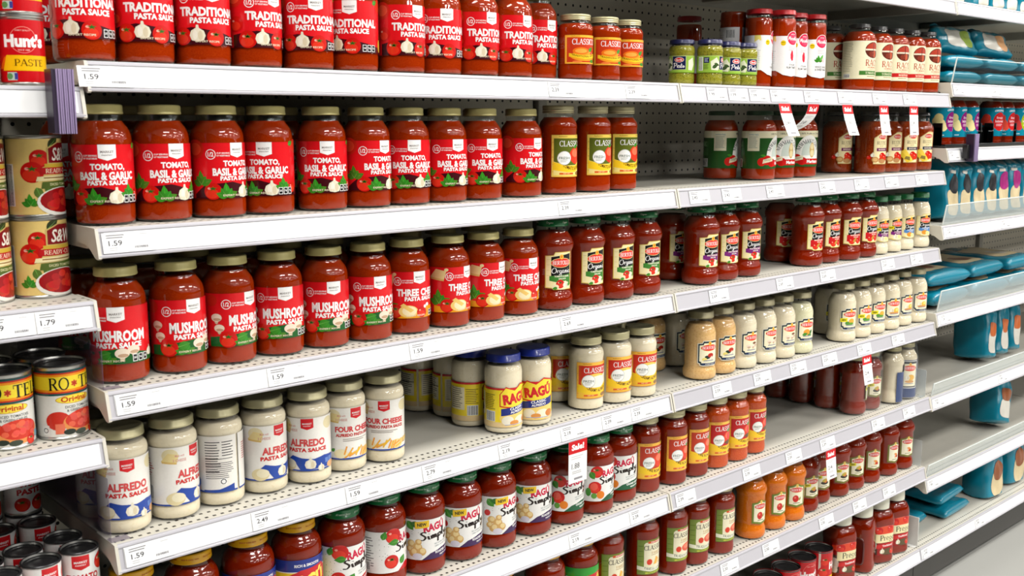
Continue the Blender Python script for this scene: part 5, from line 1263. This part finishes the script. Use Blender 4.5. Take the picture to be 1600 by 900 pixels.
second([p for p in PLACE if p[1] == 'BA' and p[4] < .07 and (1.5 < p[3] < 1.8 or p[3] > 2.10)], .0830, 'shadowed alfredo bottle in second rank, %s from left under the shelf', 'second rank of alfredo bottles')

# ------------------------------------------------------------------ shrink-wrapped twin packs
def capsule_film(dx, r, h):
    n = 14; ring = []
    for k in range(n + 1): a = -math.pi / 2 + math.pi * k / n; ring.append((dx / 2 + r * math.cos(a), r * math.sin(a)))
    for k in range(n + 1): a = math.pi / 2 + math.pi * k / n; ring.append((-dx / 2 + r * math.cos(a), r * math.sin(a)))
    vs, fs = [], []; m = len(ring); rnd = random.Random(3)
    hs = [(.0012, .96), (.02, 1), (.06, .995), (.10, .99), (.13, .985), (.152, .86), (.168, .80)]
    for z, s in hs:
        for x, y in ring: q = s * (1 + rnd.uniform(-.006, .006)); vs.append((x * (1 if s > .9 else s + .12), y * q, z * h / .168))
    for j in range(len(hs) - 1):
        for k in range(m): fs.append((j * m + k, j * m + (k + 1) % m, (j + 1) * m + (k + 1) % m, (j + 1) * m + k))
    return mesh_from('shrink_film', vs, fs, 'film', 60)
def lab_sleeve(front):
    L = Lab(); R0 = .0369
    if front:
        L.rect(-.062, 0, .085, .112, (30, 58, 112)); L.rect(-.028, .028, .028, .110, (240, 238, 230)); L.rect(-.0262, .030, .0262, .108, (36, 44, 56)); L.rect(-.0225, .034, .0225, .101, (246, 238, 206))
        oval_brand(L, 0, .088, .0210, .0085); L.ell(.004, .060, .011, .009, (238, 180, 60)); L.garlic(-.008, .060, .008); L.ell(.0, .048, .014, .004, (220, 160, 90)); L.lines(-.014, .014, .041, 1, .003, .002, (150, 150, 160)); L.rect(-.040, .052, -.024, .070, (206, 30, 34)); L.lines(-.038, -.027, .066, 3, .005, .0018, WH)
    else:
        L.rect(-.020, 0, .060, .088, (30, 58, 112)); L.rect(.020, .088, .060, .112, (30, 58, 112))
    return L
FILM = cached(('film',), lambda: capsule_film(.0790, .0394, .166))
def twin_pack(x, y, label, white, ph):
    t = empty('twin_pack', (x, y, ZS[5] + .0004)); tag(t, label, 'jar pack', 'shrink-wrapped twin packs')
    for k, sx in enumerate((-.0395, .0395)):
        g = cached(('g', 'BV9'), lambda: lathe('glass_jar', [(r * .925, z * .975) for r, z in P_['BV']], 'glass'))
        mt = 'white' if white else 'dred'
        s = cached(('s9', mt), lambda: lathe('sauce', off([(r * .925, z * .975) for r, z in P_['BV']], .0014, .146), mt))
        link('glass_jar', g, t, (sx, 0, .0016)); link('sauce', s, t, (sx, 0, .0016))
        link('lid', cached(('l9',), lambda: lathe('lid', lid_prof(.0272, .1555, .168), 'palegold', 40)), t, (sx, 0, 0))
        if white: p = cached(('p9', k), lambda: lab_sleeve(k == 1).wrap('label', .0368, .0060))
        else: p = cached(('p8',), lambda: lab_olive('new').wrap('label', .0366, .038))
        link('label', p, t, (sx, 0, .0016), R(ph[k]))
    link('shrink_film', FILM, t)
twin_pack(2.1475, .0600, 'shrink-wrapped pair of dark red sauce jars, front pack behind the 2/4 sale tag', False, (40, -22))
twin_pack(2.1500, .1420, 'dark shrink-wrapped jar pair standing second in the column running back', False, (40, -22))
twin_pack(2.1480, .2240, 'dark shrink-wrapped jar pair standing third in the column running back', False, (40, -22))
twin_pack(2.1450, .3060, 'deepest shrink-wrapped jar pair, almost black in shadow', False, (40, -22))
twin_pack(2.3350, .0500, 'shrink-wrapped pair of white sauce jars with navy sleeve', True, (-2, -34))

# ------------------------------------------------------------------ cans
def can_meshes(kind, r, h, endmat):
    pr = [(0, .0022), (r - .0032, .0022), (r - .0026, .0002), (r - .0012, 0), (r, .0008), (r, .0024), (r - .0012, .0036), (r - .0014, .0040), (r - .0014, h - .0040), (r - .0012, h - .0036), (r, h - .0024), (r, h - .0008), (r - .0012, h), (r - .0026, h - .0003), (r - .0032, h - .0028)]
    body = cached(('can', kind), lambda: lathe('can_body', pr, 'tin', 44))
    end = cached(('end', kind), lambda: lathe('can_end', [(0, h - .0040), (r * .35, h - .0038), (r * .55, h - .0043), (r * .60, h - .0036), (r * .80, h - .0036), (r * .84, h - .0044), (r - .0034, h - .0042), (r - .0030, h - .0022), (r - .0024, h + .0001), (r - .0010, h + .0003), (r + .0001, h - .0008), (r + .0001, h - .0022)], endmat, 44))
    lab = cached(('canlab', kind), lambda: can_label(kind).wrap('label', r - .0009, .0045))
    return body, end, lab
def can(name, kind, r, h, endmat, x, y, z, rz, label, group):
    b, e, l = can_meshes(kind, r, h, endmat)
    t = empty(name, (x, y, z + .0003), R(rz)); tag(t, label, 'can', group)
    link('can_body', b, t); link('can_end', e, t); link('label', l, t)
CX = lambda x, y: math.degrees(math.atan2(-1.39486 - y, -.51995 - x)) + 90
for x, nm in ((-.0600, ''), (-.1195, 'next ')):
    for k in range(2):
        can('tomato_paste_can', 'paste', .0290, .0870, 'tin', x, .040, ZS['U1'] + k * .0875, CX(x, .04) + (6 if not nm else 30), 'red paste can with yellow band, %s of the %s' % (('lower', 'upper')[k], 'stack by the lilac strip' if not nm else 'stack cut by photo edge'), 'small red paste cans')
for x, y, nm, r1 in ((-.0384, .093, 'beside the first red sauce jars', (34, 20)), (-.1150, .088, 'cut by the photo edge', (30, 40))):
    for k in range(2):
        can('diced_tomato_can', 'diced', .0375, .1085, 'tin', x, y, ZS['U2'] + k * .1090, CX(x, y) + r1[1 - k], 'tan and red diced tomato can, %s of the stack %s' % (('lower', 'upper')[k], nm), 'stacked diced tomato cans')
can('chili_tomato_can', 'chili', .0345, .1030, 'darklid', -.0360, .054, ZS['U3'], CX(-.036, .054) + 34, 'yellow and white tomato can nearer the shelf end, under the 1.79 shelf', 'green chili tomato cans')
can('chili_tomato_can', 'chili', .0345, .1030, 'darklid', -.1070, .056, ZS['U3'], CX(-.107, .056) + 8, 'yellow and white tomato can cut by the photo edge', 'green chili tomato cans')
can('chili_tomato_can', 'chili', .0345, .1030, 'darklid', -.0380, .1260, ZS['U3'], CX(-.038, .126) + 20, 'shadowed tomato can standing behind the end one', 'green chili tomato cans')
can('chili_tomato_can', 'chili', .0345, .1030, 'darklid', -.1080, .1280, ZS['U3'], CX(-.108, .128), 'shadowed tomato can behind the one cut by the photo edge', 'green chili tomato cans')
PASTE = [(-.0300, .0445, 16, 'front one beside the shelf side'), (-.0850, .0340, 40, 'front one next to the end can'), (-.1400, .0230, 40, 'front one at the photo corner'), (-.0330, .0990, 30, 'directly behind the end can'), (-.0910, .0890, 10, 'second row, left of the shelf side'), (-.0400, .1850, 30, 'third row beside the shelf side'), (-.0960, .1900, 30, 'third row, dim, at the photo edge'), (-.1460, .0780, 20, 'second row at the photo corner')]
for x, y, ph, nm in PASTE:
    can('small_paste_can', 'mpaste', .0265, .0870, 'darklid', x, y, ZS['U4'], CX(x, y) + ph, 'small white paste can with black top, ' + nm, 'small white paste cans')
for x, y, ph, nm in ((-.0420, .2400, 35, 'back row upper can, dim white and red'), (-.0980, .2450, 35, 'back row upper can at the photo edge')):
    can('small_paste_can', 'mpaste', .0265, .0870, 'darklid', x, y, ZS['U4'], CX(x, y) + ph, 'small white paste can under the %s' % nm.replace(', dim white and red', ''), 'hidden back paste cans')
    can('small_paste_can', 'mpaste', .0265, .0870, 'darklid', x, y, ZS['U4'] + .0875, CX(x, y) + ph, 'small white paste can with black top, ' + nm, 'small white paste cans')
for i, (x, y, ph) in enumerate(((1.725, .0640, 40), (1.812, .0660, 42), (1.900, .0720, 42), (1.987, .0730, 100))):
    can('large_sauce_can', 'sauce', .0392, .1110, 'darklid', x, y, ZS[7], CX(x, y) + ph, 'large red sauce can with black top on base deck, %s from left of four' % ORD[i], 'large red sauce cans')
# the single shadowed alfredo jar seen past the lilac divider
# ------------------------------------------------------------------ plastic jugs on the base deck
PG = [(0, .003), (.028, .001), (.037, .0008), (.0405, .004), (.0420, .010), (.0420, .020), (.0402, .026), (.0400, .112), (.0412, .118), (.0416, .126), (.0405, .136), (.0375, .147), (.0330, .156), (.0280, .160), (.0270, .168)]
def jug(x, y, rz, label):
    t = empty('sauce_jug', (x, y, ZS[7] + .0003), R(rz)); tag(t, label, 'jug', 'white-capped sauce jugs')
    link('jug_body', cached(('jg',), lambda: lathe('jug_body', PG, 'glass', 48, 3.4)), t)
    link('sauce', cached(('js',), lambda: lathe('sauce', off(PG, .0014, .155), 'dred', 48, 3.4)), t)
    link('cap', cached(('jc',), lambda: lathe('cap', [(.0300, .1640), (.0312, .1650), (.0314, .1780), (.0308, .1900), (.0290, .1950), (.0255, .1962), (.0240, .1930), (0, .1925)], 'whitecap', 44, None, 40, True, (.166, .188))), t)
    def fl(px, py, o):
        q = min(.999, abs(px) / .0404); return (px, -(.0402 * (1 - q ** 3.4) ** (1 / 3.4) + .0004 + o), py + .028)
    def strips():
        src = lab_jug(); D = Lab(); D.T = src.T
        return D.flat('label', 'print', fl)
    def label_mesh():
        src = lab_jug(); out = Lab(); cell = .004
        for tri, c, lv in src.T:
            x0 = min(p[0] for p in tri); x1 = max(p[0] for p in tri)
            for i in range(math.floor(x0 / cell), math.floor(x1 / cell) + 1):
                pl = list(tri)
                for xc, less in ((i * cell, False), ((i + 1) * cell, True)):
                    nw = []
                    for k in range(len(pl)):
                        a, b = pl[k], pl[(k + 1) % len(pl)]
                        ia = a[0] <= xc if less else a[0] >= xc; ib = b[0] <= xc if less else b[0] >= xc
                        if ia: nw.append(a)
                        if ia != ib: tt = (xc - a[0]) / (b[0] - a[0]); nw.append((xc, a[1] + tt * (b[1] - a[1])))
                    pl = nw
                    if len(pl) < 3: break
                for k in range(1, len(pl) - 1): out.T.append(((pl[0], pl[k], pl[k + 1]), c, lv))
        out.T = [(tuple((max(-.0398, min(.0398, p[0])), p[1]) for p in t_), c, lv) for t_, c, lv in out.T]
        return out.flat('label', 'print', fl)
    link('label', cached(('jl',), label_mesh), t)
    def grip():
        vs, fs = [], []; n = 40
        def rr(k, hx, hz, rad):
            a = 2 * math.pi * k / n; c, s_ = math.cos(a), math.sin(a)
            q = (abs(c / hx) ** 5 + abs(s_ / hz) ** 5) ** (-1 / 5); return c * q, s_ * q
        for hx, hz, dy in ((.0220, .0410, .0398), (.0205, .0395, .0422), (.0185, .0375, .0426), (.0165, .0350, .0408), (.0150, .0335, .0404)):
            for k in range(n): px, pz = rr(k, hx, hz, 0); vs.append((px, dy, pz + .066))
        for j in range(4):
            for k in range(n): fs.append((j * n + k, j * n + (k + 1) % n, (j + 1) * n + (k + 1) % n, (j + 1) * n + k))
        fs.append(tuple(4 * n + k for k in range(n)))
        return mesh_from('grip_panel', vs, fs, M['jugwall'], 50)
    link('grip_panel', cached(('jgr',), grip), t)
M['jugwall'] = plain('dark_red_plastic', (88, 16, 8), 0.18, coat=0.6)
jug(2.0760, .0620, CX(2.076, .062) + 42, 'white-capped sauce jug right behind the black-topped cans')
jug(2.1760, .0520, CX(2.176, .052) + 168, 'white-capped sauce jug turned to show its grip')
jug(2.2720, .0520, CX(2.272, .052) + 42, 'white-capped sauce jug right of the one showing its grip')
jug(2.3720, .0560, CX(2.372, .056) + 44, 'white-capped sauce jug beside the white divider panel')

# ------------------------------------------------------------------ clear and lilac plastic fittings
def fitting(name, lst, mat, label, cat, group=None, bevel=.0005, loc=(0, 0, 0), rx=0.0):
    o = link(name, boxes(name, lst, mat, bevel), None, loc); o.rotation_euler = (rx, 0, 0); tag(o, label, cat, group); return o
fitting('shelf_divider', [(.0030, .004, .0005, .0045, .360, .060), (.0045, .004, .0005, .0300, .020, .0015)], 'lilac', 'lilac clear divider at the end of the mushroom sauce shelf', 'divider', 'lilac dividers', loc=(0, 0, ZS[3]))
fitting('shelf_divider', [(.0008, .006, .0005, .0022, .380, .095), (.0022, .006, .0005, .0300, .024, .0015)], 'lilac', 'lilac clear divider at the end of the alfredo shelf beside the first jar', 'divider', 'lilac dividers', loc=(0, 0, ZS[4]))
fitting('end_divider', [(2.4290, .006, .0005, 2.4305, .360, .080), (2.405, .006, .0005, 2.4290, .022, .0015)], 'fence', 'clear end panel beside the navy-sleeved twin pack', 'divider', 'clear end panels', loc=(0, 0, ZS[5]))
fitting('end_divider', [(2.4300, .006, .0005, 2.4315, .360, .080), (2.428, .006, .0005, 2.4300, .022, .0015)], 'fence', 'clear end panel beside the last dark red sauce bottle', 'divider', 'clear end panels', loc=(0, 0, ZS[6]))
fitting('divider_panel', [(2.4500, .010, .0004, 2.4525, .240, .092), (2.432, .012, .0004, 2.450, .060, .0016)], 'cardwhite', 'white divider panel between the jugs and the lying teal packs', 'divider', None, loc=(0, 0, ZS[7]))
def flag(x, y0, zc, label):
    t = empty('aisle_flag_strip', (x, y0, zc)); tag(t, label, 'plastic strip', 'lilac ribbed strips')
    link('strip_stack', boxes('strip_stack', [(-.0110 + k * .0028, -.0260 - .0008 * (k % 2), -.040, -.0088 + k * .0028, 0, .040) for k in range(8)], 'flag', .0004), t)
    link('dark_edge', boxes('dark_edge', [(-.0160, -.0240, -.039, -.0112, 0, .040)], 'flagdark', .0004), t)
flag(-.0365, -.0150, 1.4640, 'lilac ribbed plastic strip clipped over the paste can shelf edge')
flag(2.5560, -.0150, 1.3630, 'lilac ribbed plastic strip clipped under the teal-labelled jars')
fitting('black_clip', [(2.520, -.030, 1.332, 2.537, -.0150, 1.372)], 'black', 'black plastic clip beside the lilac strip under the teal jars', 'clip')
def fence(key, label, h=.070, x0=2.466, x1=3.650, mat='fence'):
    t = empty('shelf_rail', (0, .0045, ZS[key] + .0008)); t.rotation_euler = (R(9), 0, 0); tag(t, label, 'rail', 'clear shelf rails')
    link('rail_panel', boxes('rail_panel', [(x0, -.0012, 0, x1, .0012, h)], mat, .0006), t)
    link('rail_edge', boxes('rail_edge', [(x0, -.0016, h - .0022, x1, .0016, h + .0006), (x0 - .0016, -.0016, 0, x0 + .0012, .0016, h)], 'edge', .0005), t)
M['edge'] = plain('bright_acrylic_edge', (226, 232, 228), 0.2)
fence('T1', 'clear rail with bright rim in front of the teal pouches lying flat', .072, mat='acrylic')
fence('T3', 'hazy clear rail in front of the standing teal pasta bags', .060)
fence('T4', 'hazy clear rail in front of the stacked teal packs', .066)
fence('T5', 'clear rail along the half-empty teal bag shelf', .040)
fence('T6', 'clear rail along the nearly empty shelf with one bag', .040)

# ------------------------------------------------------------------ teal bags
def bag_fn(wd, h, d, seed, lean=0.0):
    rnd = random.Random(seed); ph = [rnd.uniform(0, 6.28) for _ in range(8)]
    def f(u, v, side, o=0.0):
        """u 0..1 across, v 0..1 up, side -1 front / +1 back"""
        e = max(0.0, 1 - abs(2 * u - 1) ** 6) ** .42
        top = 1.0 if v < .80 else max(0.0, 1 - ((v - .80) / .20) ** 1.6)
        bot = 1.0 if v > .06 else max(0.0, 1 - (1 - v / .06) ** 2) ** .5
        t = d / 2 * e * top * bot
        cr = .0028 * math.sin(7 * u + 9 * v + ph[0]) + .0016 * math.sin(17 * v - 6 * u + ph[1]) + .0012 * math.sin(23 * u + 5 * v + ph[2])
        cr *= min(1, 4 * e) * min(1, 12 * v) * (0.6 + 2.6 * max(0, v - .6))
        x = (u - .5) * wd * (1 - .05 * math.sin(math.pi * v)) * (1 - (.10 * max(0, v - .82) / .18)) + .0018 * math.sin(11 * v + ph[3])
        return (x, side * (t + cr + o), v * h)
    return f
def bag_mesh(f, nu=22, nv=34, mat='teal'):
    vs, fs = [], []
    for side in (-1, 1):
        b = len(vs)
        for j in range(nv + 1):
            for i in range(nu + 1): vs.append(f(i / nu, (j / nv) ** 1.3, side))
        for j in range(nv):
            for i in range(nu):
                a = b + j * (nu + 1) + i; q = (a, a + 1, a + nu + 2, a + nu + 1)
                fs.append(q if side < 0 else q[::-1])
    me = mesh_from('film_bag', vs, fs, mat, 60)
    bm = bmesh.new(); bm.from_mesh(me); bmesh.ops.remove_doubles(bm, verts=bm.verts, dist=.0004); bm.to_mesh(me); bm.free(); me.shade_smooth()
    return me
def patch(f, name, cu, cv, ru, rv, mat, p=2.0, side=-1, o=.0008, n=30, rings=6):
    vs, fs = [f(cu, cv, side, o)], []
    for j in range(1, rings + 1):
        for k in range(n):
            a = 2 * math.pi * k / n; c, s = math.cos(a), math.sin(a); q = (abs(c) ** p + abs(s) ** p) ** (-1 / p)
            vs.append(f(cu + ru * q * c * j / rings, cv + rv * q * s * j / rings, side, o))
    for k in range(n):
        fs.append((0, 1 + k, 1 + (k + 1) % n))
        for j in range(rings - 1):
            a = 1 + j * n; fs.append((a + k, a + n + k, a + n + (k + 1) % n, a + (k + 1) % n))
    if side > 0: fs = [q[::-1] for q in fs]
    return mesh_from(name, vs, fs, mat, 60)
for nm, c in (('b_black', (40, 40, 44)), ('b_pink', (176, 40, 126)), ('b_red', (206, 34, 28)), ('b_brown', (150, 84, 44)), ('b_green', (150, 176, 60)), ('b_white', (232, 228, 216)), ('b_orange', (206, 106, 50)), ('b_peach', (236, 176, 120))):
    M[nm] = plain('print_' + nm[2:], c, 0.3, var=.06)
def bag(name, wd, h, d, seed, loc, rot, label, marks, group):
    f = bag_fn(wd, h, d, seed)
    me = bag_mesh(f)
    o = link(name, me)
    z = loc[2]
    if abs(rot[0]) < 1:      # standing: rest the lowest point of the turned bag on the deck
        from mathutils import Euler
        q = Euler(rot).to_matrix(); z = loc[2] - min((q @ v.co).z for v in me.vertices)
    o.location = (loc[0], loc[1], z); o.rotation_euler = rot; tag(o, label, 'bag', group)
    for k, mk in enumerate(marks): link(mk[0], patch(f, mk[0], mk[1], mk[2], mk[3], mk[4], mk[5], mk[6], mk[7] if len(mk) > 7 else -1, .0008 + .0004 * k), o)
    return o
WIN = ('window', .50, .26, .34, .20, 'clearwin', 5)
# T3: standing bags leaning back
T3 = [(2.580, 0, 'b_black', .082, .190), (2.668, 1, 'b_black', .082, .184), (2.760, 0, 'b_black', .084, .186), (2.850, 1, 'b_black', .084, .180), (2.945, 0, 'b_pink', .088, .186), (3.040, 1, 'b_pink', .088, .186), (3.135, 0, 'b_pink', .088, .188)]
for i, (x, k, c, wd, h) in enumerate(T3):
    bag('pasta_bag', wd, h, .120, 20 + i, (x, .085, ZS['T3'] + .0015), (R(-5), R(6 if i < 4 else 2), R(-6)), 'standing teal pasta bag with %s oval, %s from left behind the hazy rail' % ('black' if c == 'b_black' else 'magenta', ORD[i]), [WIN, ('oval_label', .52, .56, .30, .16, c, 2), ('brand_patch', .34, .74, .16, .025, 'b_white', 6)], 'standing teal pasta bags')
# T5: leaning bags
for i, x in enumerate((3.025, 3.125, 3.225)):
    bag('pasta_bag', .086, .200, .125, 40 + i, (x, .125, ZS['T5'] + .0015), (R(-8), R(11), R(-4)), 'leaning teal pasta bag with orange window, %s on the half-empty shelf' % ORD[i], [('window', .5, .30, .30, .20, 'b_white', 4), ('oval_label', .5, .50, .26, .12, 'b_orange', 4)], 'leaning teal bags')
bag('pasta_bag', .105, .185, .115, 50, (3.140, .105, ZS['T6'] + .0015), (R(-10), R(15), R(-8)), 'single teal bag leaning sideways on the nearly empty shelf', [('window', .5, .30, .32, .18, 'b_white', 4), ('oval_label', .5, .56, .28, .12, 'b_brown', 4)], None)
# lying packs: local "front" faces up
def lying(name, wd, h, d, seed, x, y, z, rz, tilt, label, marks, group):
    return bag(name, wd, h, d, seed, (x, y, z), (R(-90) + R(tilt), 0, R(rz)), label, marks, group)
def up(m): return m
for i, (x, y, dz, rz, c, w_, lab) in enumerate(((2.605, .022, .030, 2, 'b_orange', .255, 'bottom pack of the near teal stack'), (2.600, .030, .088, -2, 'b_brown', .260, 'top pack of the near teal stack with brown oval'), (2.880, .022, .030, -2, 'b_brown', .250, 'bottom pack of the middle teal stack'), (2.885, .036, .088, 2, 'b_brown', .250, 'top pack of the middle teal stack with brown oval'), (3.150, .024, .030, 1, 'b_orange', .250, 'bottom pack of the far teal stack'), (3.150, .030, .088, 0, 'b_white', .250, 'top pack of the far teal stack'))):
    lying('pasta_pack', w_, .300, .044, 60 + i, x, y, ZS['T4'] + dz, rz, 0, lab, [('window', .50, .42, .36, .30, 'clearwin', 4, -1), ('oval_label', .54, .34, .22, .12, c, 2, -1)], 'teal packs lying in stacks')
lying('pasta_pack', .24, .240, .034, 71, 2.640, .130, ZS['T4'] + .1380, 6, 0, 'thin teal pack with red oval on top of the near stack', [('window', .5, .45, .36, .36, 'clearwin', 4), ('oval_label', .42, .42, .22, .16, 'b_red', 2)], 'teal packs lying in stacks')
for i, (x, dz, rz, tl) in enumerate(((2.600, .021, 1, 0), (2.600, .066, -1, 0), (2.860, .021, 0, 0), (2.860, .066, 1, 0), (3.120, .021, 1, 0), (3.120, .066, -1, 0))):
    lying('pasta_pouch', .235, .240, .034, 80 + i, x, .026, ZS['T1'] + dz, rz, tl, 'teal pouch lying flat behind the clear rail, %s' % ('lower of the first stack', 'upper of the first stack', 'lower of the second stack', 'upper of the second stack', 'lower of the third stack', 'upper of the third stack')[i], [('brand_patch', .5, .75, .2, .1, 'b_white', 5)], 'teal pouches behind the clear rail')
for i, (x, c) in enumerate(((2.625, 'b_green'), (2.875, 'b_peach'))):
    bag('pasta_pouch', .235, .085, .034, 90 + i, (x, .066, ZS['T1'] + .0870), (R(-28), R(2), R(-2)), 'teal pouch with white patch and %s oval propped on a stack, face outward' % ('green' if i == 0 else 'peach'), [('brand_patch', .46, .46, .26, .34, 'b_white', 5), ('oval_label', .72, .46, .14, .34, c, 2.4)], 'propped teal pouches')
# base deck packs
for i, (x, y, dz, rz, lab) in enumerate(((2.575, .080, .020, 4, 'teal pack lying flat beside the white divider panel'), (2.800, .045, .020, 2, 'lower teal pack of the pair lying on the base deck'), (2.790, .060, .066, 4, 'upper teal pack of the pair lying on the base deck'))):
    lying('pasta_pack', .190, .300, .034, 100 + i, x, y, ZS[7] + dz, rz, 0, lab, [('window', .5, .5, .34, .30, 'b_brown', 4), ('oval_label', .62, .40, .18, .16, 'b_red', 3)], 'teal packs on the base deck')
bag('pasta_bag', .115, .176, .105, 110, (3.050, .075, ZS[7] + .0015), (R(-2), 0, R(-8)), 'upright teal bag with brown oval on the base deck', [('window', .55, .32, .30, .26, 'clearwin', 4), ('oval_label', .55, .56, .26, .20, 'b_brown', 2)], None)
bag('pasta_bag', .115, .176, .105, 111, (3.255, .085, ZS[7] + .0015), (R(-2), 0, R(-8)), 'upright teal bag at the photo edge on the base deck', [('window', .55, .32, .30, .26, 'clearwin', 4), ('oval_label', .55, .56, .26, .20, 'b_brown', 2)], None)

# ------------------------------------------------------------------ teal-labelled jars in a pusher tray
o = link('jar_tray', boxes('jar_tray', [(2.470, .012, .0004, 3.640, .385, .0060), (2.470, .012, .006, 3.640, .016, .011)], 'black', .0008), None, (0, 0, ZS['T2'])); tag(o, 'low black tray under the teal-labelled jars', 'tray')
TJ = [(2.526, 'purple', 48), (2.612, 'purple', 56), (2.697, 'purple', 62), (2.872, 'red', 34), (2.957, 'red', 50), (3.048, 'lime', 60), (3.134, 'lime', 60)]
for i, (x, var, ph) in enumerate(TJ):
    t = make_jar('teal_label_jar', 'TJ', var, x, .062, ZS['T2'] + .0062, CX(x, .062) + ph)
    tag(t, 'organic jar with teal label and %s oval, %s in the black tray' % (var, ORD[i]), 'jar', 'teal-labelled organic jars')
for i, x in enumerate((2.482, 2.742, 2.914 + .086, 2.828)):
    o = link('tray_pusher', boxes('tray_pusher', [(x - .0015, .030, .006, x + .0015, .200, .060), (x - .0015, .030, .006, x + .0015, .060, .072)], 'black', .001), None, (0, 0, ZS['T2'])); tag(o, 'black divider fin in the jar tray, %s' % ('at the near end', 'after the purple jars', 'between red and lime jars', 'before the red jars')[i], 'divider', 'black tray fins')
for i, x in enumerate((2.600, 2.680, 2.760, 2.845, 2.925)):
    o = link('front_stop', cached(('stop',), lambda: prism_x('front_stop', [(.0, 0), (.0022, 0), (.0022, .034), (.0014, .039), (.0008, .039), (0, .034)], -.019, .019, 'acrylic', 30)), None, (x, .008, ZS['T2'] + .0112)); tag(o, 'small clear front stop on the jar tray edge, %s from left' % ORD[i], 'stop', 'clear front stops')

# ------------------------------------------------------------------ things of the upper shelf: dark jars behind the pesto
t = make_jar('slim_sauce_jar', 'ME', 'plum', 1.610, .280, ZS[1] + .0003, 140); tag(t, 'dark red-lidded jar in shadow behind the first pesto jars', 'jar')
t = make_jar('slim_sauce_jar', 'ME', 'basil', 1.585, .128, ZS[1] + .1790, -18); t.rotation_euler = (math.pi, 0, R(-22)); tag(t, 'red sauce jar standing upside down on its lid behind the pesto', 'jar')
# pouches on the top shelf far right
for i, x in enumerate((2.690, 2.790, 2.890, 2.990, 3.090, 3.190)):
    bag('snack_pouch', .085, .170, .050, 130 + i, (x, .050, ZS[0] + .0012), (0, 0, R(-4)), 'pouch with white foot on the topmost shelf, %s from left' % ORD[i], [('foot_patch', .5, .12, .36, .10, 'b_white', 5)], 'pouches on the topmost shelf')
